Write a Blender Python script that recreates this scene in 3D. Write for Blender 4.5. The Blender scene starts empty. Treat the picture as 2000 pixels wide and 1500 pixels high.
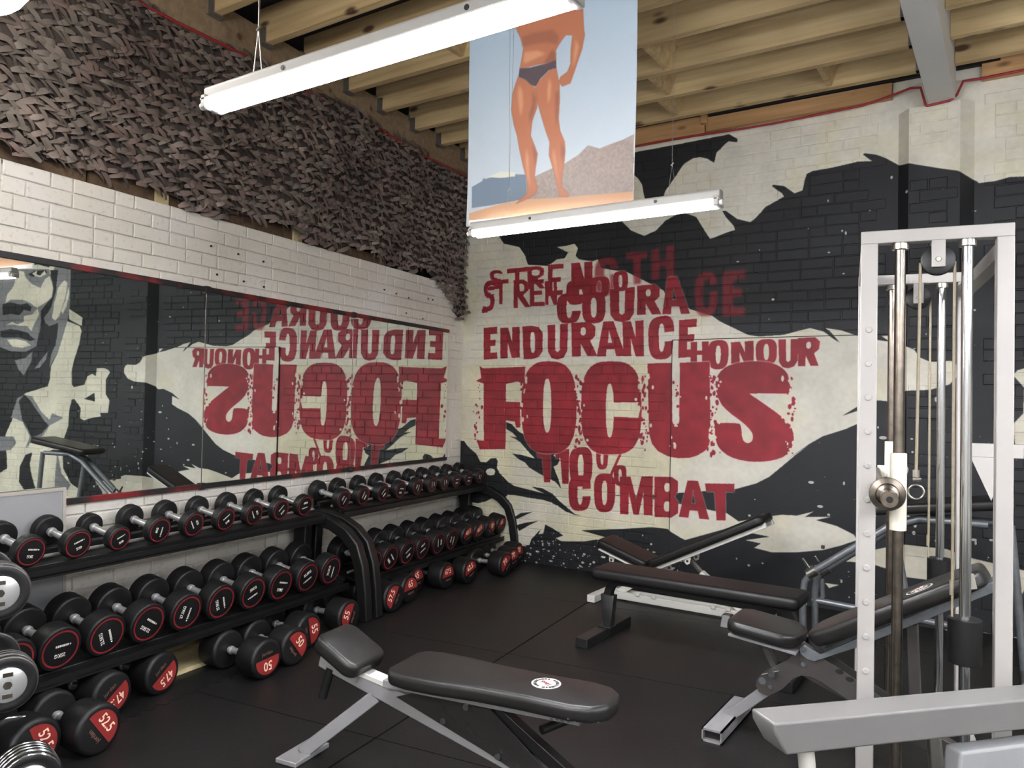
import bpy, bmesh, math, random
import numpy as np
from mathutils import Matrix, Vector

# ------------------------------------------------------------------ camera, world, exposure
scene = bpy.context.scene
COL = scene.collection
D = 5.743                                   # mural wall, y
CAM = Vector((4.285, 0.0, 1.42))
YAW, PITCH, ROLL = (math.radians(a) for a in (-33.21, 1.21, -1.13))
LENS_MM = 27.0
_f = Vector((math.sin(YAW) * math.cos(PITCH), math.cos(YAW) * math.cos(PITCH), math.sin(PITCH)))
_r = Vector((math.cos(YAW), -math.sin(YAW), 0))
_d = _f.cross(_r)
CAM_R = _r * math.cos(ROLL) + _d * math.sin(ROLL)
CAM_D = -_r * math.sin(ROLL) + _d * math.cos(ROLL)
CAM_F = _f
cam = bpy.data.cameras.new('camera')
cam.sensor_width = 36.0
cam.lens = LENS_MM
cam.clip_start = 0.02
cam_ob = bpy.data.objects.new('camera', cam)
COL.objects.link(cam_ob)
cam_ob.matrix_world = Matrix(((CAM_R.x, -CAM_D.x, -CAM_F.x, CAM.x), (CAM_R.y, -CAM_D.y, -CAM_F.y, CAM.y),
                              (CAM_R.z, -CAM_D.z, -CAM_F.z, CAM.z), (0, 0, 0, 1)))
scene.camera = cam_ob
world = bpy.data.worlds.new('world')
scene.world = world
world.use_nodes = True
world.node_tree.nodes['Background'].inputs[0].default_value = (0.9, 0.95, 1.0, 1)
world.node_tree.nodes['Background'].inputs[1].default_value = 0.0
vs = scene.view_settings
vs.view_transform = 'Standard'
vs.look = 'None'
vs.gamma = 1.0
vs.use_curve_mapping = False
vs.exposure = 2.35
TUBE_STRENGTH = 32.0

random.seed(7)
rng = random.Random(11)
PI = math.pi

# left-wall frame: u runs from the corner towards the viewer, n into the room
DELTA = math.radians(-6.886)
LU = Vector((-math.sin(DELTA), -math.cos(DELTA), 0))
LN = Vector((math.cos(DELTA), -math.sin(DELTA), 0))
LANG = math.atan2(LN.y, LN.x)               # heading of n
def W(u, n, z):
    return Vector((0, D, 0)) + LU * u + LN * n + Vector((0, 0, z))
def apparent(p):
    """rough apparent size factor of a metre at p as seen from the photograph's viewpoint (0 when outside the view)"""
    q = p - CAM
    dz = q.dot(CAM_F)
    if dz < 0.3: return 0.0
    x = q.dot(CAM_R) / dz; y = q.dot(CAM_D) / dz
    if abs(x) > 0.70 or abs(y) > 0.53: return 0.0
    return 1.0 / dz

# ------------------------------------------------------------------ object helpers
def tag(o, label=None, cat=None, group=None, kind=None):
    if label: o['label'] = label
    if cat: o['category'] = cat
    if group: o['group'] = group
    if kind: o['kind'] = kind
    return o
def empty(name, loc=(0, 0, 0), rz=0.0, label=None, cat=None, group=None):
    o = bpy.data.objects.new(name, None)
    COL.objects.link(o)
    o.location = loc
    o.rotation_euler = (0, 0, rz)
    o.empty_display_size = 0.05
    return tag(o, label, cat, group)
def link(name, mesh, parent=None, loc=None, rot=None, scale=None):
    o = bpy.data.objects.new(name, mesh)
    COL.objects.link(o)
    if parent is not None: o.parent = parent
    if loc is not None: o.location = loc
    if rot is not None: o.rotation_euler = rot
    if scale is not None: o.scale = scale
    return o

class MB:
    """collects simple shapes and builds them as one mesh"""
    def __init__(s):
        s.v = []; s.f = []
    def add(s, vs_, fs):
        b = len(s.v)
        s.v += [tuple(p) for p in vs_]
        s.f += [tuple(b + i for i in f) for f in fs]
        return s
    def box(s, c, size, rot=None):
        hx, hy, hz = size[0] / 2, size[1] / 2, size[2] / 2
        pts = [Vector((x, y, z)) for x in (-hx, hx) for y in (-hy, hy) for z in (-hz, hz)]
        if rot is not None: pts = [rot @ p for p in pts]
        c = Vector(c)
        return s.add([p + c for p in pts], [(0, 1, 3, 2), (4, 6, 7, 5), (0, 4, 5, 1), (2, 3, 7, 6), (0, 2, 6, 4), (1, 5, 7, 3)])
    def bar(s, a, b, w, h, up=(0, 0, 1)):
        """rectangular bar from a to b, w across, h along 'up'"""
        a = Vector(a); b = Vector(b); t = (b - a)
        L = t.length; t.normalize()
        up = Vector(up)
        side = t.cross(up)
        if side.length < 1e-5: side = t.cross(Vector((1, 0, 0)))
        side.normalize(); up = side.cross(t)
        m = Matrix((t, side, up)).transposed()
        return s.box((a + b) / 2, (L, w, h), m)
    def sweep(s, pts, prof, side=(0, 1, 0), closed_prof=True):
        """sweep a 2D profile (list of (a along side, b along normal)) along a planar path; side is the path-plane normal"""
        side = Vector(side).normalized()
        pts = [Vector(p) for p in pts]
        n = len(pts); k = len(prof)
        vs_ = []
        for i, p in enumerate(pts):
            if i == 0: t = pts[1] - pts[0]
            elif i == n - 1: t = pts[-1] - pts[-2]
            else: t = (pts[i + 1] - p).normalized() + (p - pts[i - 1]).normalized()
            t.normalize()
            nn = side.cross(t).normalized()
            sc = 1.0
            if 0 < i < n - 1:
                c = t.dot((pts[i + 1] - p).normalized())
                sc = 1 / max(0.5, c)
            for a, b in prof: vs_.append(p + side * a + nn * b * sc)
        fs = []
        for i in range(n - 1):
            for j in range(k):
                j2 = (j + 1) % k
                fs.append((i * k + j, i * k + j2, (i + 1) * k + j2, (i + 1) * k + j))
        fs.append(tuple(range(k - 1, -1, -1))); fs.append(tuple((n - 1) * k + j for j in range(k)))
        return s.add(vs_, fs)
    def tube(s, pts, r, seg=12, cap=True):
        pts = [Vector(p) for p in pts]
        n = len(pts); vs_ = []; prev = None
        rr = r if isinstance(r, (list, tuple)) else [r] * n
        for i, p in enumerate(pts):
            if i == 0: t = pts[1] - pts[0]
            elif i == n - 1: t = pts[-1] - pts[-2]
            else: t = (pts[i + 1] - p).normalized() + (p - pts[i - 1]).normalized()
            t.normalize()
            if prev is None:
                a = t.orthogonal().normalized()
            else:
                a = (prev - t * prev.dot(t)).normalized()
            prev = a
            b = t.cross(a)
            for j in range(seg):
                ang = 2 * PI * j / seg
                vs_.append(p + (a * math.cos(ang) + b * math.sin(ang)) * rr[i])
        fs = []
        for i in range(n - 1):
            for j in range(seg):
                j2 = (j + 1) % seg
                fs.append((i * seg + j, i * seg + j2, (i + 1) * seg + j2, (i + 1) * seg + j))
        if cap:
            fs.append(tuple(range(seg - 1, -1, -1))); fs.append(tuple((n - 1) * seg + j for j in range(seg)))
        return s.add(vs_, fs)
    def lathe(s, prof, seg=24, axis='x', c=(0, 0, 0), cap=True):
        """prof: (position along axis, radius)"""
        vs_ = []; c = Vector(c)
        for a, r in prof:
            for j in range(seg):
                t = 2 * PI * j / seg
                x, y = r * math.cos(t), r * math.sin(t)
                vs_.append(c + Vector({'x': (a, x, y), 'y': (y, a, x), 'z': (x, y, a)}[axis]))
        fs = []
        for i in range(len(prof) - 1):
            for j in range(seg):
                j2 = (j + 1) % seg
                fs.append((i * seg + j, i * seg + j2, (i + 1) * seg + j2, (i + 1) * seg + j))
        if cap:
            fs.append(tuple(range(seg - 1, -1, -1))); fs.append(tuple((len(prof) - 1) * seg + j for j in range(seg)))
        return s.add(vs_, fs)
    def prism(s, poly, fn, t0, t1):
        """extrude a 2D polygon; fn(a, b, t) -> point"""
        n = len(poly)
        vs_ = [fn(a, b, t0) for a, b in poly] + [fn(a, b, t1) for a, b in poly]
        fs = [tuple(range(n - 1, -1, -1)), tuple(range(n, 2 * n))]
        for i in range(n):
            j = (i + 1) % n
            fs.append((i, j, n + j, n + i))
        return s.add(vs_, fs)
    def mesh(s, name, mat, smooth=None):
        me = bpy.data.meshes.new(name)
        me.from_pydata([tuple(p) for p in s.v], [], s.f)
        bm = bmesh.new(); bm.from_mesh(me)
        bmesh.ops.recalc_face_normals(bm, faces=bm.faces)
        bm.to_mesh(me); bm.free()
        if mat is not None: me.materials.append(mat)
        if smooth is not None:
            me.polygons.foreach_set('use_smooth', [True] * len(me.polygons))
            me.set_sharp_from_angle(angle=math.radians(smooth))
        me.update()
        return me
    def build(s, name, mat, parent=None, smooth=None, bevel=0.0, seg=2, **k):
        o = link(name, s.mesh(name, mat, smooth if not bevel else 40), parent, **k)
        if bevel:
            m = o.modifiers.new('bevel', 'BEVEL'); m.width = bevel; m.segments = seg; m.limit_method = 'ANGLE'
            m.angle_limit = math.radians(35); m.harden_normals = False
            o.data.polygons.foreach_set('use_smooth', [True] * len(o.data.polygons))
            if seg >= 4: o.data.set_sharp_from_angle(angle=math.radians(180))
        return o

def arc(c, r, a0, a1, n=8, plane='xz'):
    out = []
    for i in range(n + 1):
        t = math.radians(a0 + (a1 - a0) * i / n)
        x, y = r * math.cos(t), r * math.sin(t)
        out.append({'xz': (c[0] + x, c[1], c[2] + y), 'yz': (c[0], c[1] + x, c[2] + y), 'xy': (c[0] + x, c[1] + y, c[2])}[plane])
    return out
def rot_y(a): return Matrix.Rotation(a, 3, 'Y')
def rot_z(a): return Matrix.Rotation(a, 3, 'Z')

# ------------------------------------------------------------------ materials
def new_mat(name):
    m = bpy.data.materials.new(name); m.use_nodes = True
    nt = m.node_tree
    return m, nt, nt.nodes['Principled BSDF']
def lin(c):
    return tuple(((x / 255) / 12.92 if x / 255 <= 0.04045 else ((x / 255 + 0.055) / 1.055) ** 2.4) for x in c) + (1,)
def simple(name, rgb, rough=0.5, metal=0.0, bump=0.0, bscale=200.0, var=0.0, vscale=20.0, spec=0.5, coat=0.0):
    m, nt, p = new_mat(name)
    c = lin(rgb)
    p.inputs['Base Color'].default_value = c
    p.inputs['Roughness'].default_value = rough
    p.inputs['Metallic'].default_value = metal
    p.inputs['Specular IOR Level'].default_value = spec
    if coat: p.inputs['Coat Weight'].default_value = coat
    if var or bump:
        tc = nt.nodes.new('ShaderNodeTexCoord')
    if var:
        no = nt.nodes.new('ShaderNodeTexNoise'); no.inputs['Scale'].default_value = vscale; no.inputs['Detail'].default_value = 6
        nt.links.new(tc.outputs['Object'], no.inputs['Vector'])
        mx = nt.nodes.new('ShaderNodeMix'); mx.data_type = 'RGBA'
        mx.inputs[6].default_value = tuple(x * (1 - var) for x in c[:3]) + (1,)
        mx.inputs[7].default_value = tuple(min(1, x * (1 + var)) for x in c[:3]) + (1,)
        nt.links.new(no.outputs['Fac'], mx.inputs[0]); nt.links.new(mx.outputs[2], p.inputs['Base Color'])
    if bump:
        nb = nt.nodes.new('ShaderNodeTexNoise'); nb.inputs['Scale'].default_value = bscale; nb.inputs['Detail'].default_value = 4
        nt.links.new(tc.outputs['Object'], nb.inputs['Vector'])
        b = nt.nodes.new('ShaderNodeBump'); b.inputs['Strength'].default_value = bump; b.inputs['Distance'].default_value = 0.004
        nt.links.new(nb.outputs['Fac'], b.inputs['Height']); nt.links.new(b.outputs['Normal'], p.inputs['Normal'])
    return m
def emit(name, rgb, strength):
    m, nt, p = new_mat(name)
    p.inputs['Base Color'].default_value = (0.9, 0.9, 0.9, 1)
    p.inputs['Emission Color'].default_value = lin(rgb)
    p.inputs['Emission Strength'].default_value = strength
    return m
def ramp(nt, fac, stops):
    r = nt.nodes.new('ShaderNodeValToRGB')
    e = r.color_ramp.elements
    while len(e) < len(stops): e.new(0.5)
    for el, (pos, c) in zip(e, stops):
        el.position = pos; el.color = lin(c) if len(c) == 3 else c
    nt.links.new(fac, r.inputs[0])
    return r.outputs[0]
def chipped(name, rgb, under, rough=0.45, amount=0.70, scale=9.0):
    """painted metal, paint chipped here and there to the metal below"""
    m, nt, p = new_mat(name)
    tc = nt.nodes.new('ShaderNodeTexCoord')
    n1 = nt.nodes.new('ShaderNodeTexNoise'); n1.inputs['Scale'].default_value = scale; n1.inputs['Detail'].default_value = 9; n1.inputs['Roughness'].default_value = 0.7
    nt.links.new(tc.outputs['Object'], n1.inputs['Vector'])
    k = ramp(nt, n1.outputs['Fac'], [(amount, rgb), (amount + 0.02, under)])
    nt.links.new(k, p.inputs['Base Color'])
    p.inputs['Roughness'].default_value = rough
    return m
def wood(name, c0, c1, scale=1.0, knots=True, axis=0):
    m, nt, p = new_mat(name)
    tc = nt.nodes.new('ShaderNodeTexCoord')
    mp = nt.nodes.new('ShaderNodeMapping')
    sc = [22 * scale] * 3; sc[axis] = 1.3 * scale
    mp.inputs['Scale'].default_value = sc
    oi = nt.nodes.new('ShaderNodeObjectInfo')
    ad = nt.nodes.new('ShaderNodeVectorMath'); ad.operation = 'MULTIPLY_ADD'
    cb = nt.nodes.new('ShaderNodeCombineXYZ')
    for i in range(3): nt.links.new(oi.outputs['Random'], cb.inputs[i])
    nt.links.new(cb.outputs[0], ad.inputs[0]); ad.inputs[1].default_value = (37, 19, 23)
    nt.links.new(tc.outputs['Object'], ad.inputs[2])
    nt.links.new(ad.outputs[0], mp.inputs[0])
    no = nt.nodes.new('ShaderNodeTexNoise'); no.inputs['Scale'].default_value = 1.0; no.inputs['Detail'].default_value = 7; no.inputs['Distortion'].default_value = 0.6
    nt.links.new(mp.outputs[0], no.inputs['Vector'])
    col = ramp(nt, no.outputs['Fac'], [(0.28, c0), (0.72, c1)])
    lg = nt.nodes.new('ShaderNodeTexNoise'); lg.inputs['Scale'].default_value = 1.3; lg.inputs['Detail'].default_value = 2
    nt.links.new(ad.outputs[0], lg.inputs['Vector'])
    mul = nt.nodes.new('ShaderNodeMix'); mul.data_type = 'RGBA'; mul.blend_type = 'MULTIPLY'; mul.inputs[0].default_value = 0.7
    nt.links.new(col, mul.inputs[6]); nt.links.new(ramp(nt, lg.outputs['Fac'], [(0.3, (205, 200, 190)), (0.7, (255, 255, 250))]), mul.inputs[7])
    out = mul.outputs[2]
    if knots:
        mk = nt.nodes.new('ShaderNodeMapping')
        ks = [6.0, 6.0, 6.0]; ks[axis] = 2.6
        mk.inputs['Scale'].default_value = ks
        nt.links.new(ad.outputs[0], mk.inputs[0])
        vo = nt.nodes.new('ShaderNodeTexVoronoi'); vo.inputs['Scale'].default_value = 1.0
        nt.links.new(mk.outputs[0], vo.inputs['Vector'])
        kf = ramp(nt, vo.outputs['Distance'], [(0.09, (255, 255, 255)), (0.17, (0, 0, 0))])
        m2 = nt.nodes.new('ShaderNodeMix'); m2.data_type = 'RGBA'
        nt.links.new(kf, m2.inputs[0]); nt.links.new(out, m2.inputs[6]); m2.inputs[7].default_value = lin((88, 62, 44))
        out = m2.outputs[2]
    nt.links.new(out, p.inputs['Base Color'])
    p.inputs['Roughness'].default_value = 0.75
    return m

M = {}
M['black_rubber'] = simple('black_rubber', (14, 14, 16), 0.5, bump=0.12, bscale=500, var=0.12, vscale=14)
M['floor_rubber'] = simple('floor_rubber', (18, 17, 17), 0.5, bump=0.35, bscale=160, var=0.18, vscale=2.2)
M['chrome'] = simple('chrome', (200, 202, 204), 0.16, 1.0, var=0.08, vscale=60)
M['steel'] = simple('steel', (178, 175, 168), 0.28, 1.0, var=0.2, vscale=30)
M['dark_steel'] = simple('dark_steel', (128, 120, 110), 0.28, 1.0, var=0.45, vscale=35)
M['red_print'] = simple('red_print', (128, 32, 38), 0.5)
M['red_face'] = simple('red_face', (138, 42, 40), 0.45, var=0.1, vscale=40)
M['white_print'] = simple('white_print', (232, 226, 216), 0.5)
M['cream_print'] = simple('cream_print', (250, 214, 190), 0.5)
M['dull_print'] = simple('dull_print', (120, 88, 74), 0.5)
M['rack_black'] = simple('rack_black', (17, 17, 18), 0.42, bump=0.05, bscale=400)
M['vinyl'] = simple('vinyl', (30, 29, 28), 0.36, bump=0.10, bscale=260, var=0.15, vscale=8)
M['vinyl_matt'] = simple('vinyl_matt', (18, 16, 16), 0.48, bump=0.10, bscale=260, var=0.15, vscale=8)
M['grey_metal'] = chipped('grey_metal', (140, 139, 140), (50, 48, 46), 0.4, 0.74)
M['beam_grey'] = chipped('beam_grey', (120, 118, 117), (190, 188, 185), 0.4, 0.73, 14)
M['handle_steel'] = simple('handle_steel', (226, 226, 226), 0.34, 0.8, var=0.06, vscale=80)
M['silver_tube'] = simple('silver_tube', (128, 132, 136), 0.38, 0.55, var=0.25, vscale=40)
M['gunmetal'] = simple('gunmetal', (84, 80, 78), 0.42, 0.4, var=0.18, vscale=12)
M['dark_plate'] = simple('dark_plate', (48, 46, 45), 0.4, 0.3, var=0.2, vscale=12)
M['black_metal'] = chipped('black_metal', (28, 28, 29), (95, 92, 88), 0.4, 0.70, 30)
M['white_metal'] = chipped('white_metal', (176, 173, 168), (60, 56, 52), 0.4, 0.76, 7)
M['old_white_metal'] = chipped('old_white_metal', (214, 212, 204), (84, 78, 70), 0.45, 0.66, 14)
M['cream_plastic'] = simple('cream_plastic', (222, 217, 200), 0.5, var=0.12, vscale=12)
M['cable'] = simple('cable', (150, 140, 118), 0.5, var=0.25, vscale=60)
M['lamp_white'] = simple('lamp_white', (232, 230, 224), 0.45)
M['batten_white'] = simple('batten_white', (176, 174, 170), 0.5)
M['tube_glow'] = emit('tube_glow', (248, 249, 255), TUBE_STRENGTH)
M['red_cable'] = simple('red_cable', (150, 40, 46), 0.5)
M['steel_beam'] = simple('steel_beam', (205, 203, 198), 0.5, var=0.05, vscale=4)
M['joist_wood'] = wood('joist_wood', (186, 158, 114), (222, 198, 152))
M['rim_wood'] = wood('rim_wood', (164, 122, 80), (198, 156, 110))
M['dark_board'] = simple('dark_board', (62, 60, 60), 0.8, var=0.3, vscale=3)
M['plate_wood'] = wood('plate_wood', (132, 112, 90), (164, 142, 114))
M['ply'] = wood('ply', (200, 182, 136), (222, 208, 168), 0.7, False)
M['hanger'] = simple('hanger', (150, 152, 154), 0.4, 0.9, var=0.2, vscale=30)
M['grey_board'] = simple('grey_board', (150, 151, 152), 0.6, var=0.06, vscale=5)
M['board_edge'] = simple('board_edge', (176, 170, 160), 0.6)
M['sticker'] = simple('sticker', (228, 224, 216), 0.5)
M['sticker_ink'] = simple('sticker_ink', (46, 46, 46), 0.5)
M['tape'] = simple('tape', (36, 36, 36), 0.5)
M['old_timber'] = wood('old_timber', (84, 66, 52), (120, 98, 76), 1.0, False)
M['plain_wall'] = simple('plain_wall', (214, 211, 202), 0.85, var=0.05, vscale=2)
M['seam_black'] = simple('seam_black', (8, 8, 8), 0.9)
M['dark_void'] = simple('dark_void', (34, 32, 32), 0.9)
# mural survey, millimetres on the wall: along the wall from the corner, height above the floor
MURAL_POLYS = [
 ('k', [(320,2929),(377,3100),(1017,3093),(1538,2944),(1655,2826),(1773,2768),(1878,2802),(1955,2872),(2090,2926),(2207,2872),(2274,2761),(2320,2689),(2474,2732),(2513,2736),(2505,2768),(2441,2845),(2413,2895),(2440,2892),(2527,2820),(2627,2785),(2665,2812),(2739,2887),(2870,2946),(2856,2971),(2782,3034),(2789,3044),(2870,3022),(2942,2959),(2999,2974),(3012,3047),(3026,3089),(3068,3105),(3192,3109),(3366,3126),(3457,3115),(3398,3171),(3405,3180),(3483,3157),(3547,3119),(3629,3057),(3697,3040),(3878,2979),(3971,2951),(4075,2890),(4086,2875),(4175,2876),(4252,2891),(4327,2883),(4700,2900),(5200,3050),(6000,3350),(6000,-10),(4400,-10),(900,-10),(1190,207),(1356,263),(1598,291),(1457,311),(1250,340),(1635,394),(1866,432),(2005,434),(2124,379),(2161,366),(2318,426),(2471,485),(2588,522),(2638,478),(2799,464),(2622,419),(2736,408),(2688,370),(2816,353),(2986,374),(3166,412),(3282,457),(3388,508),(3367,543),(3252,592),(3119,617),(3222,651),(3044,633),(3104,678),(2983,635),(2891,634),(2765,605),(2571,553),(2487,603),(2048,647),(1786,662),(1451,654),(1785,677),(2296,753),(2551,791),(2698,843),(2793,899),(2887,986),(2978,1071),(3069,1147),(2922,1037),(3062,1147),(3157,1209),(3305,1265),(3383,1304),(3382,1395),(3284,1357),(3382,1424),(3504,1468),(3573,1462),(3684,1533),(3829,1541),(3934,1575),(3991,1642),(3997,1682),(3945,1729),(3828,1723),(3768,1751),(3731,1806),(3607,1861),(3500,1880),(3377,1912),(3267,1955),(3164,1974),(3253,1870),(3150,1951),(3060,1978),(2968,1957),(2875,1935),(2700,1928),(2618,1943),(2407,2051),(2346,2096),(2169,2156),(1966,2280),(1947,2317),(1637,2482),(1394,2537),(1362,2614),(1310,2600),(1183,2629),(1150,2660),(1170,2725),(1137,2766),(1051,2755),(963,2754),(1074,2696),(1042,2651),(965,2647),(877,2597),(672,2623),(635,2715),(574,2790),(467,2820),(406,2836),(318,2966)]),
 ('k', [(1662,3465),(2081,3470),(2456,3478),(2523,3428),(2519,3405),(2456,3423),(2433,3411),(2362,3352),(2343,3276),(2290,3316),(2233,3337),(2175,3338),(2101,3305),(2035,3217),(1951,3114),(1909,3013),(1786,3028),(1767,3106),(1747,3192),(1711,3247),(1655,3297),(1499,3290),(1449,3448)]),
 ('k', [(-37,951),(43,975),(93,938),(155,912),(168,893),(199,851),(265,850),(312,887),(371,895),(389,867),(379,808),(409,762),(516,683),(573,659),(798,629),(885,618),(819,640),(753,668),(862,662),(960,624),(1036,566),(1121,510),(1184,471),(1256,464),(1184,464),(1101,483),(1016,526),(951,548),(865,563),(733,568),(598,578),(507,577),(461,535),(380,531),(333,533),(274,499),(178,471),(105,474),(-24,463)]),
 ('w', [(256,761),(273,787),(308,799),(350,795),(364,773),(351,743),(316,734),(280,738)]),
 ('k', [(-41,1094),(-9,1045),(43,988),(155,919),(119,902),(181,859),(-35,846)]),
 ('k', [(466,1225),(526,1208),(613,1139),(698,1105),(789,1034),(931,994),(1037,1000),(964,950),(1039,910),(814,896),(735,951),(632,1045),(586,1072),(511,1099),(592,1089),(539,1132),(464,1167)]),
 ('k', [(544,945),(635,939),(780,914),(734,991),(855,997),(1028,924),(1008,876),(968,855),(1010,775),(1049,675),(990,728),(860,774),(727,831),(681,875),(613,899)]),
 ('k', [(585,389),(647,426),(766,448),(692,413),(603,368)]),
 ('k', [(598,314),(693,346),(825,376),(738,331),(633,268)]),
 ('k', [(473,47),(653,136),(742,156),(763,214),(854,307),(830,259),(880,272),(900,352),(967,330),(1079,278),(1000,246),(1064,226),(1280,251),(1390,279),(1624,270),(1992,322),(2081,324),(2086,-34),(365,-294)]),
 ('k', [(3149,1980),(3190,1954),(3261,1870),(3218,1902)]),
 ('w', [(3274,351),(3468,446),(3686,523),(3924,525),(4010,496),(4339,480),(4494,464),(4339,316),(4068,308),(3688,313),(3469,359)]),
 ('w', [(3071,285),(3140,308),(3201,281),(3140,251),(3092,273)]),
 ('w', [(3182,185),(3276,185),(3209,154)]),
 ('w', [(4084,-4),(4139,9),(4207,3),(4341,15),(4341,-1),(4180,-15)]),
 ('w', [(3523,1908),(3582,1905),(3582,1862)]),
 ('k', [(5500,-10),(11500,-10),(11500,3700),(5500,3500)]),
 ('w', [(4275,1640),(4300,1670),(4360,1690),(4470,1690),(4500,1450),(4470,1185),(4290,1190),(4275,1330),(4330,1400),(4335,1560)]),
 ('w', [(4936,2228),(4743,2168),(4715,2110),(4747,1958),(4815,1786),(4848,1652),(4841,1499),(4802,1471),(4652,1501),(4606,1596),(4532,1625),(4406,1560),(4427,1466),(4499,1409),(4645,1340),(4445,1306),(4390,1147),(4537,1125),(4635,1094),(4699,1121),(4691,1235),(4796,1337),(4834,1327),(4866,1193),(4872,1020),(4930,885),(4949,731),(4928,541),(4806,376),(4652,308),(4647,177),(6012,92),(6026,389),(5811,498),(5857,892),(5706,1173),(5606,1352),(5555,1392),(5214,1475),(5179,1572),(5172,1708),(5063,1882),(5005,2036)]),
 ('w', [(7064,2228),(7257,2168),(7285,2110),(7253,1958),(7185,1786),(7152,1652),(7159,1499),(7198,1471),(7348,1501),(7394,1596),(7468,1625),(7594,1560),(7573,1466),(7501,1409),(7355,1340),(7555,1306),(7610,1147),(7463,1125),(7365,1094),(7301,1121),(7309,1235),(7204,1337),(7166,1327),(7134,1193),(7128,1020),(7070,885),(7051,731),(7072,541),(7194,376),(7348,308),(7353,177),(5988,92),(5974,389),(6189,498),(6143,892),(6294,1173),(6394,1352),(6445,1392),(6786,1475),(6821,1572),(6828,1708),(6937,1882),(6995,2036)]),
 ('w', [(4922,2372),(4761,2292),(4709,2263),(4718,2168),(4911,2247)]),
 ('w', [(7078,2372),(7239,2292),(7291,2263),(7282,2168),(7089,2247)]),
 ('g', [(5784,1092),(5686,1331),(5580,1372),(5446,1355),(5306,1182),(5171,1089),(5122,1167),(4952,1114),(5168,1021),(5242,913),(5448,808),(5525,747),(5465,886),(5593,1058),(5730,1093)]),
 ('g', [(6216,1092),(6314,1331),(6420,1372),(6554,1355),(6694,1182),(6829,1089),(6878,1167),(7048,1114),(6832,1021),(6758,913),(6552,808),(6475,747),(6535,886),(6407,1058),(6270,1093)]),
 ('k', [(5658,1292),(5580,1372),(5484,1315),(5414,1238),(5276,1105),(5181,1021),(5269,931),(5438,871),(5509,982),(5594,1077)]),
 ('k', [(6342,1292),(6420,1372),(6516,1315),(6586,1238),(6724,1105),(6819,1021),(6731,931),(6562,871),(6491,982),(6406,1077)]),
 ('k', [(5609,528),(5522,669),(5417,702),(5451,574),(5433,478),(5330,241),(5502,240),(5615,351)]),
 ('k', [(6391,528),(6478,669),(6583,702),(6549,574),(6567,478),(6670,241),(6498,240),(6385,351)]),
 ('g', [(5039,727),(4996,633),(4951,482),(4806,357),(4854,297),(5059,304),(5043,535)]),
 ('g', [(6961,727),(7004,633),(7049,482),(7194,357),(7146,297),(6941,304),(6957,535)]),
 ('g', [(6049,866),(5720,877),(5676,800),(5767,717),(6040,687)]),
 ('g', [(5951,866),(6280,877),(6324,800),(6233,717),(5960,687)]),
 ('k', [(4928,541),(4894,638),(4033,694),(4024,474),(4681,382),(4807,395)]),
 ('k', [(7072,541),(7106,638),(7967,694),(7976,474),(7319,382),(7193,395)]),
 ('w', [(4357,344),(4263,442),(4024,464),(4018,326),(4330,280)]),
 ('g', [(4990,2600),(4960,2900),(5060,3200),(5350,3420),(6010,3470),(6010,2600)]),
 ('g', [(7010,2600),(7040,2900),(6940,3200),(6650,3420),(5990,3470),(5990,2600)]),
 ('w', [(5180,2780),(5150,2950),(5260,3180),(5480,3320),(6010,3340),(6010,2780)]),
 ('w', [(6820,2780),(6850,2950),(6740,3180),(6520,3320),(5990,3340),(5990,2780)]),
 ('k', [(5220,2900),(5400,2960),(5680,2930),(5700,2890),(5420,2900),(5250,2860)]),
 ('k', [(6780,2900),(6600,2960),(6320,2930),(6300,2890),(6580,2900),(6750,2860)]),
 ('g', [(6137,2731),(5915,2743),(5811,2860),(5248,2838),(5214,2661),(5140,2776),(5091,2832),(4910,2825),(4905,2401),(4936,2228),(5005,2036),(5063,1882),(5149,1766),(5197,1689),(5178,1844),(5105,1960),(5077,2211),(5219,2174),(5286,2214),(5331,2352),(5362,2137),(5406,1942),(5576,1874),(5821,1884),(6101,1965)]),
 ('g', [(5863,2731),(6085,2743),(6189,2860),(6752,2838),(6786,2661),(6860,2776),(6909,2832),(7090,2825),(7095,2401),(7064,2228),(6995,2036),(6937,1882),(6851,1766),(6803,1689),(6822,1844),(6895,1960),(6923,2211),(6781,2174),(6714,2214),(6669,2352),(6638,2137),(6594,1942),(6424,1874),(6179,1884),(5899,1965)]),
 ('w', [(5715,2836),(5646,2824),(5616,2753),(5505,2670),(5370,2623),(5308,2723),(5231,2759),(5181,2621),(5194,2514),(5270,2458),(5426,2389),(5522,2450),(5658,2493),(5849,2498),(5935,2454),(5907,2559),(5802,2660),(5767,2788)]),
 ('w', [(6285,2836),(6354,2824),(6384,2753),(6495,2670),(6630,2623),(6692,2723),(6769,2759),(6819,2621),(6806,2514),(6730,2458),(6574,2389),(6478,2450),(6342,2493),(6151,2498),(6065,2454),(6093,2559),(6198,2660),(6233,2788)]),
 ('k', [(5234,2828),(5103,2823),(5132,2581),(5202,2388),(5296,2273),(5338,2195),(5358,2352),(5257,2448),(5186,2514),(5170,2621),(5218,2759)]),
 ('k', [(6766,2828),(6897,2823),(6868,2581),(6798,2388),(6704,2273),(6662,2195),(6642,2352),(6743,2448),(6814,2514),(6830,2621),(6782,2759)]),
 ('w', [(5003,2703),(4955,2672),(4974,2518),(5067,2288),(5130,2235),(5176,2271),(5156,2426),(5095,2619)]),
 ('w', [(6997,2703),(7045,2672),(7026,2518),(6933,2288),(6870,2235),(6824,2271),(6844,2426),(6905,2619)]),
 ('w', [(4940,2624),(4918,2536),(4956,2402),(5016,2307),(5039,2346),(4972,2480)]),
 ('w', [(7060,2624),(7082,2536),(7044,2402),(6984,2307),(6961,2346),(7028,2480)]),
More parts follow.
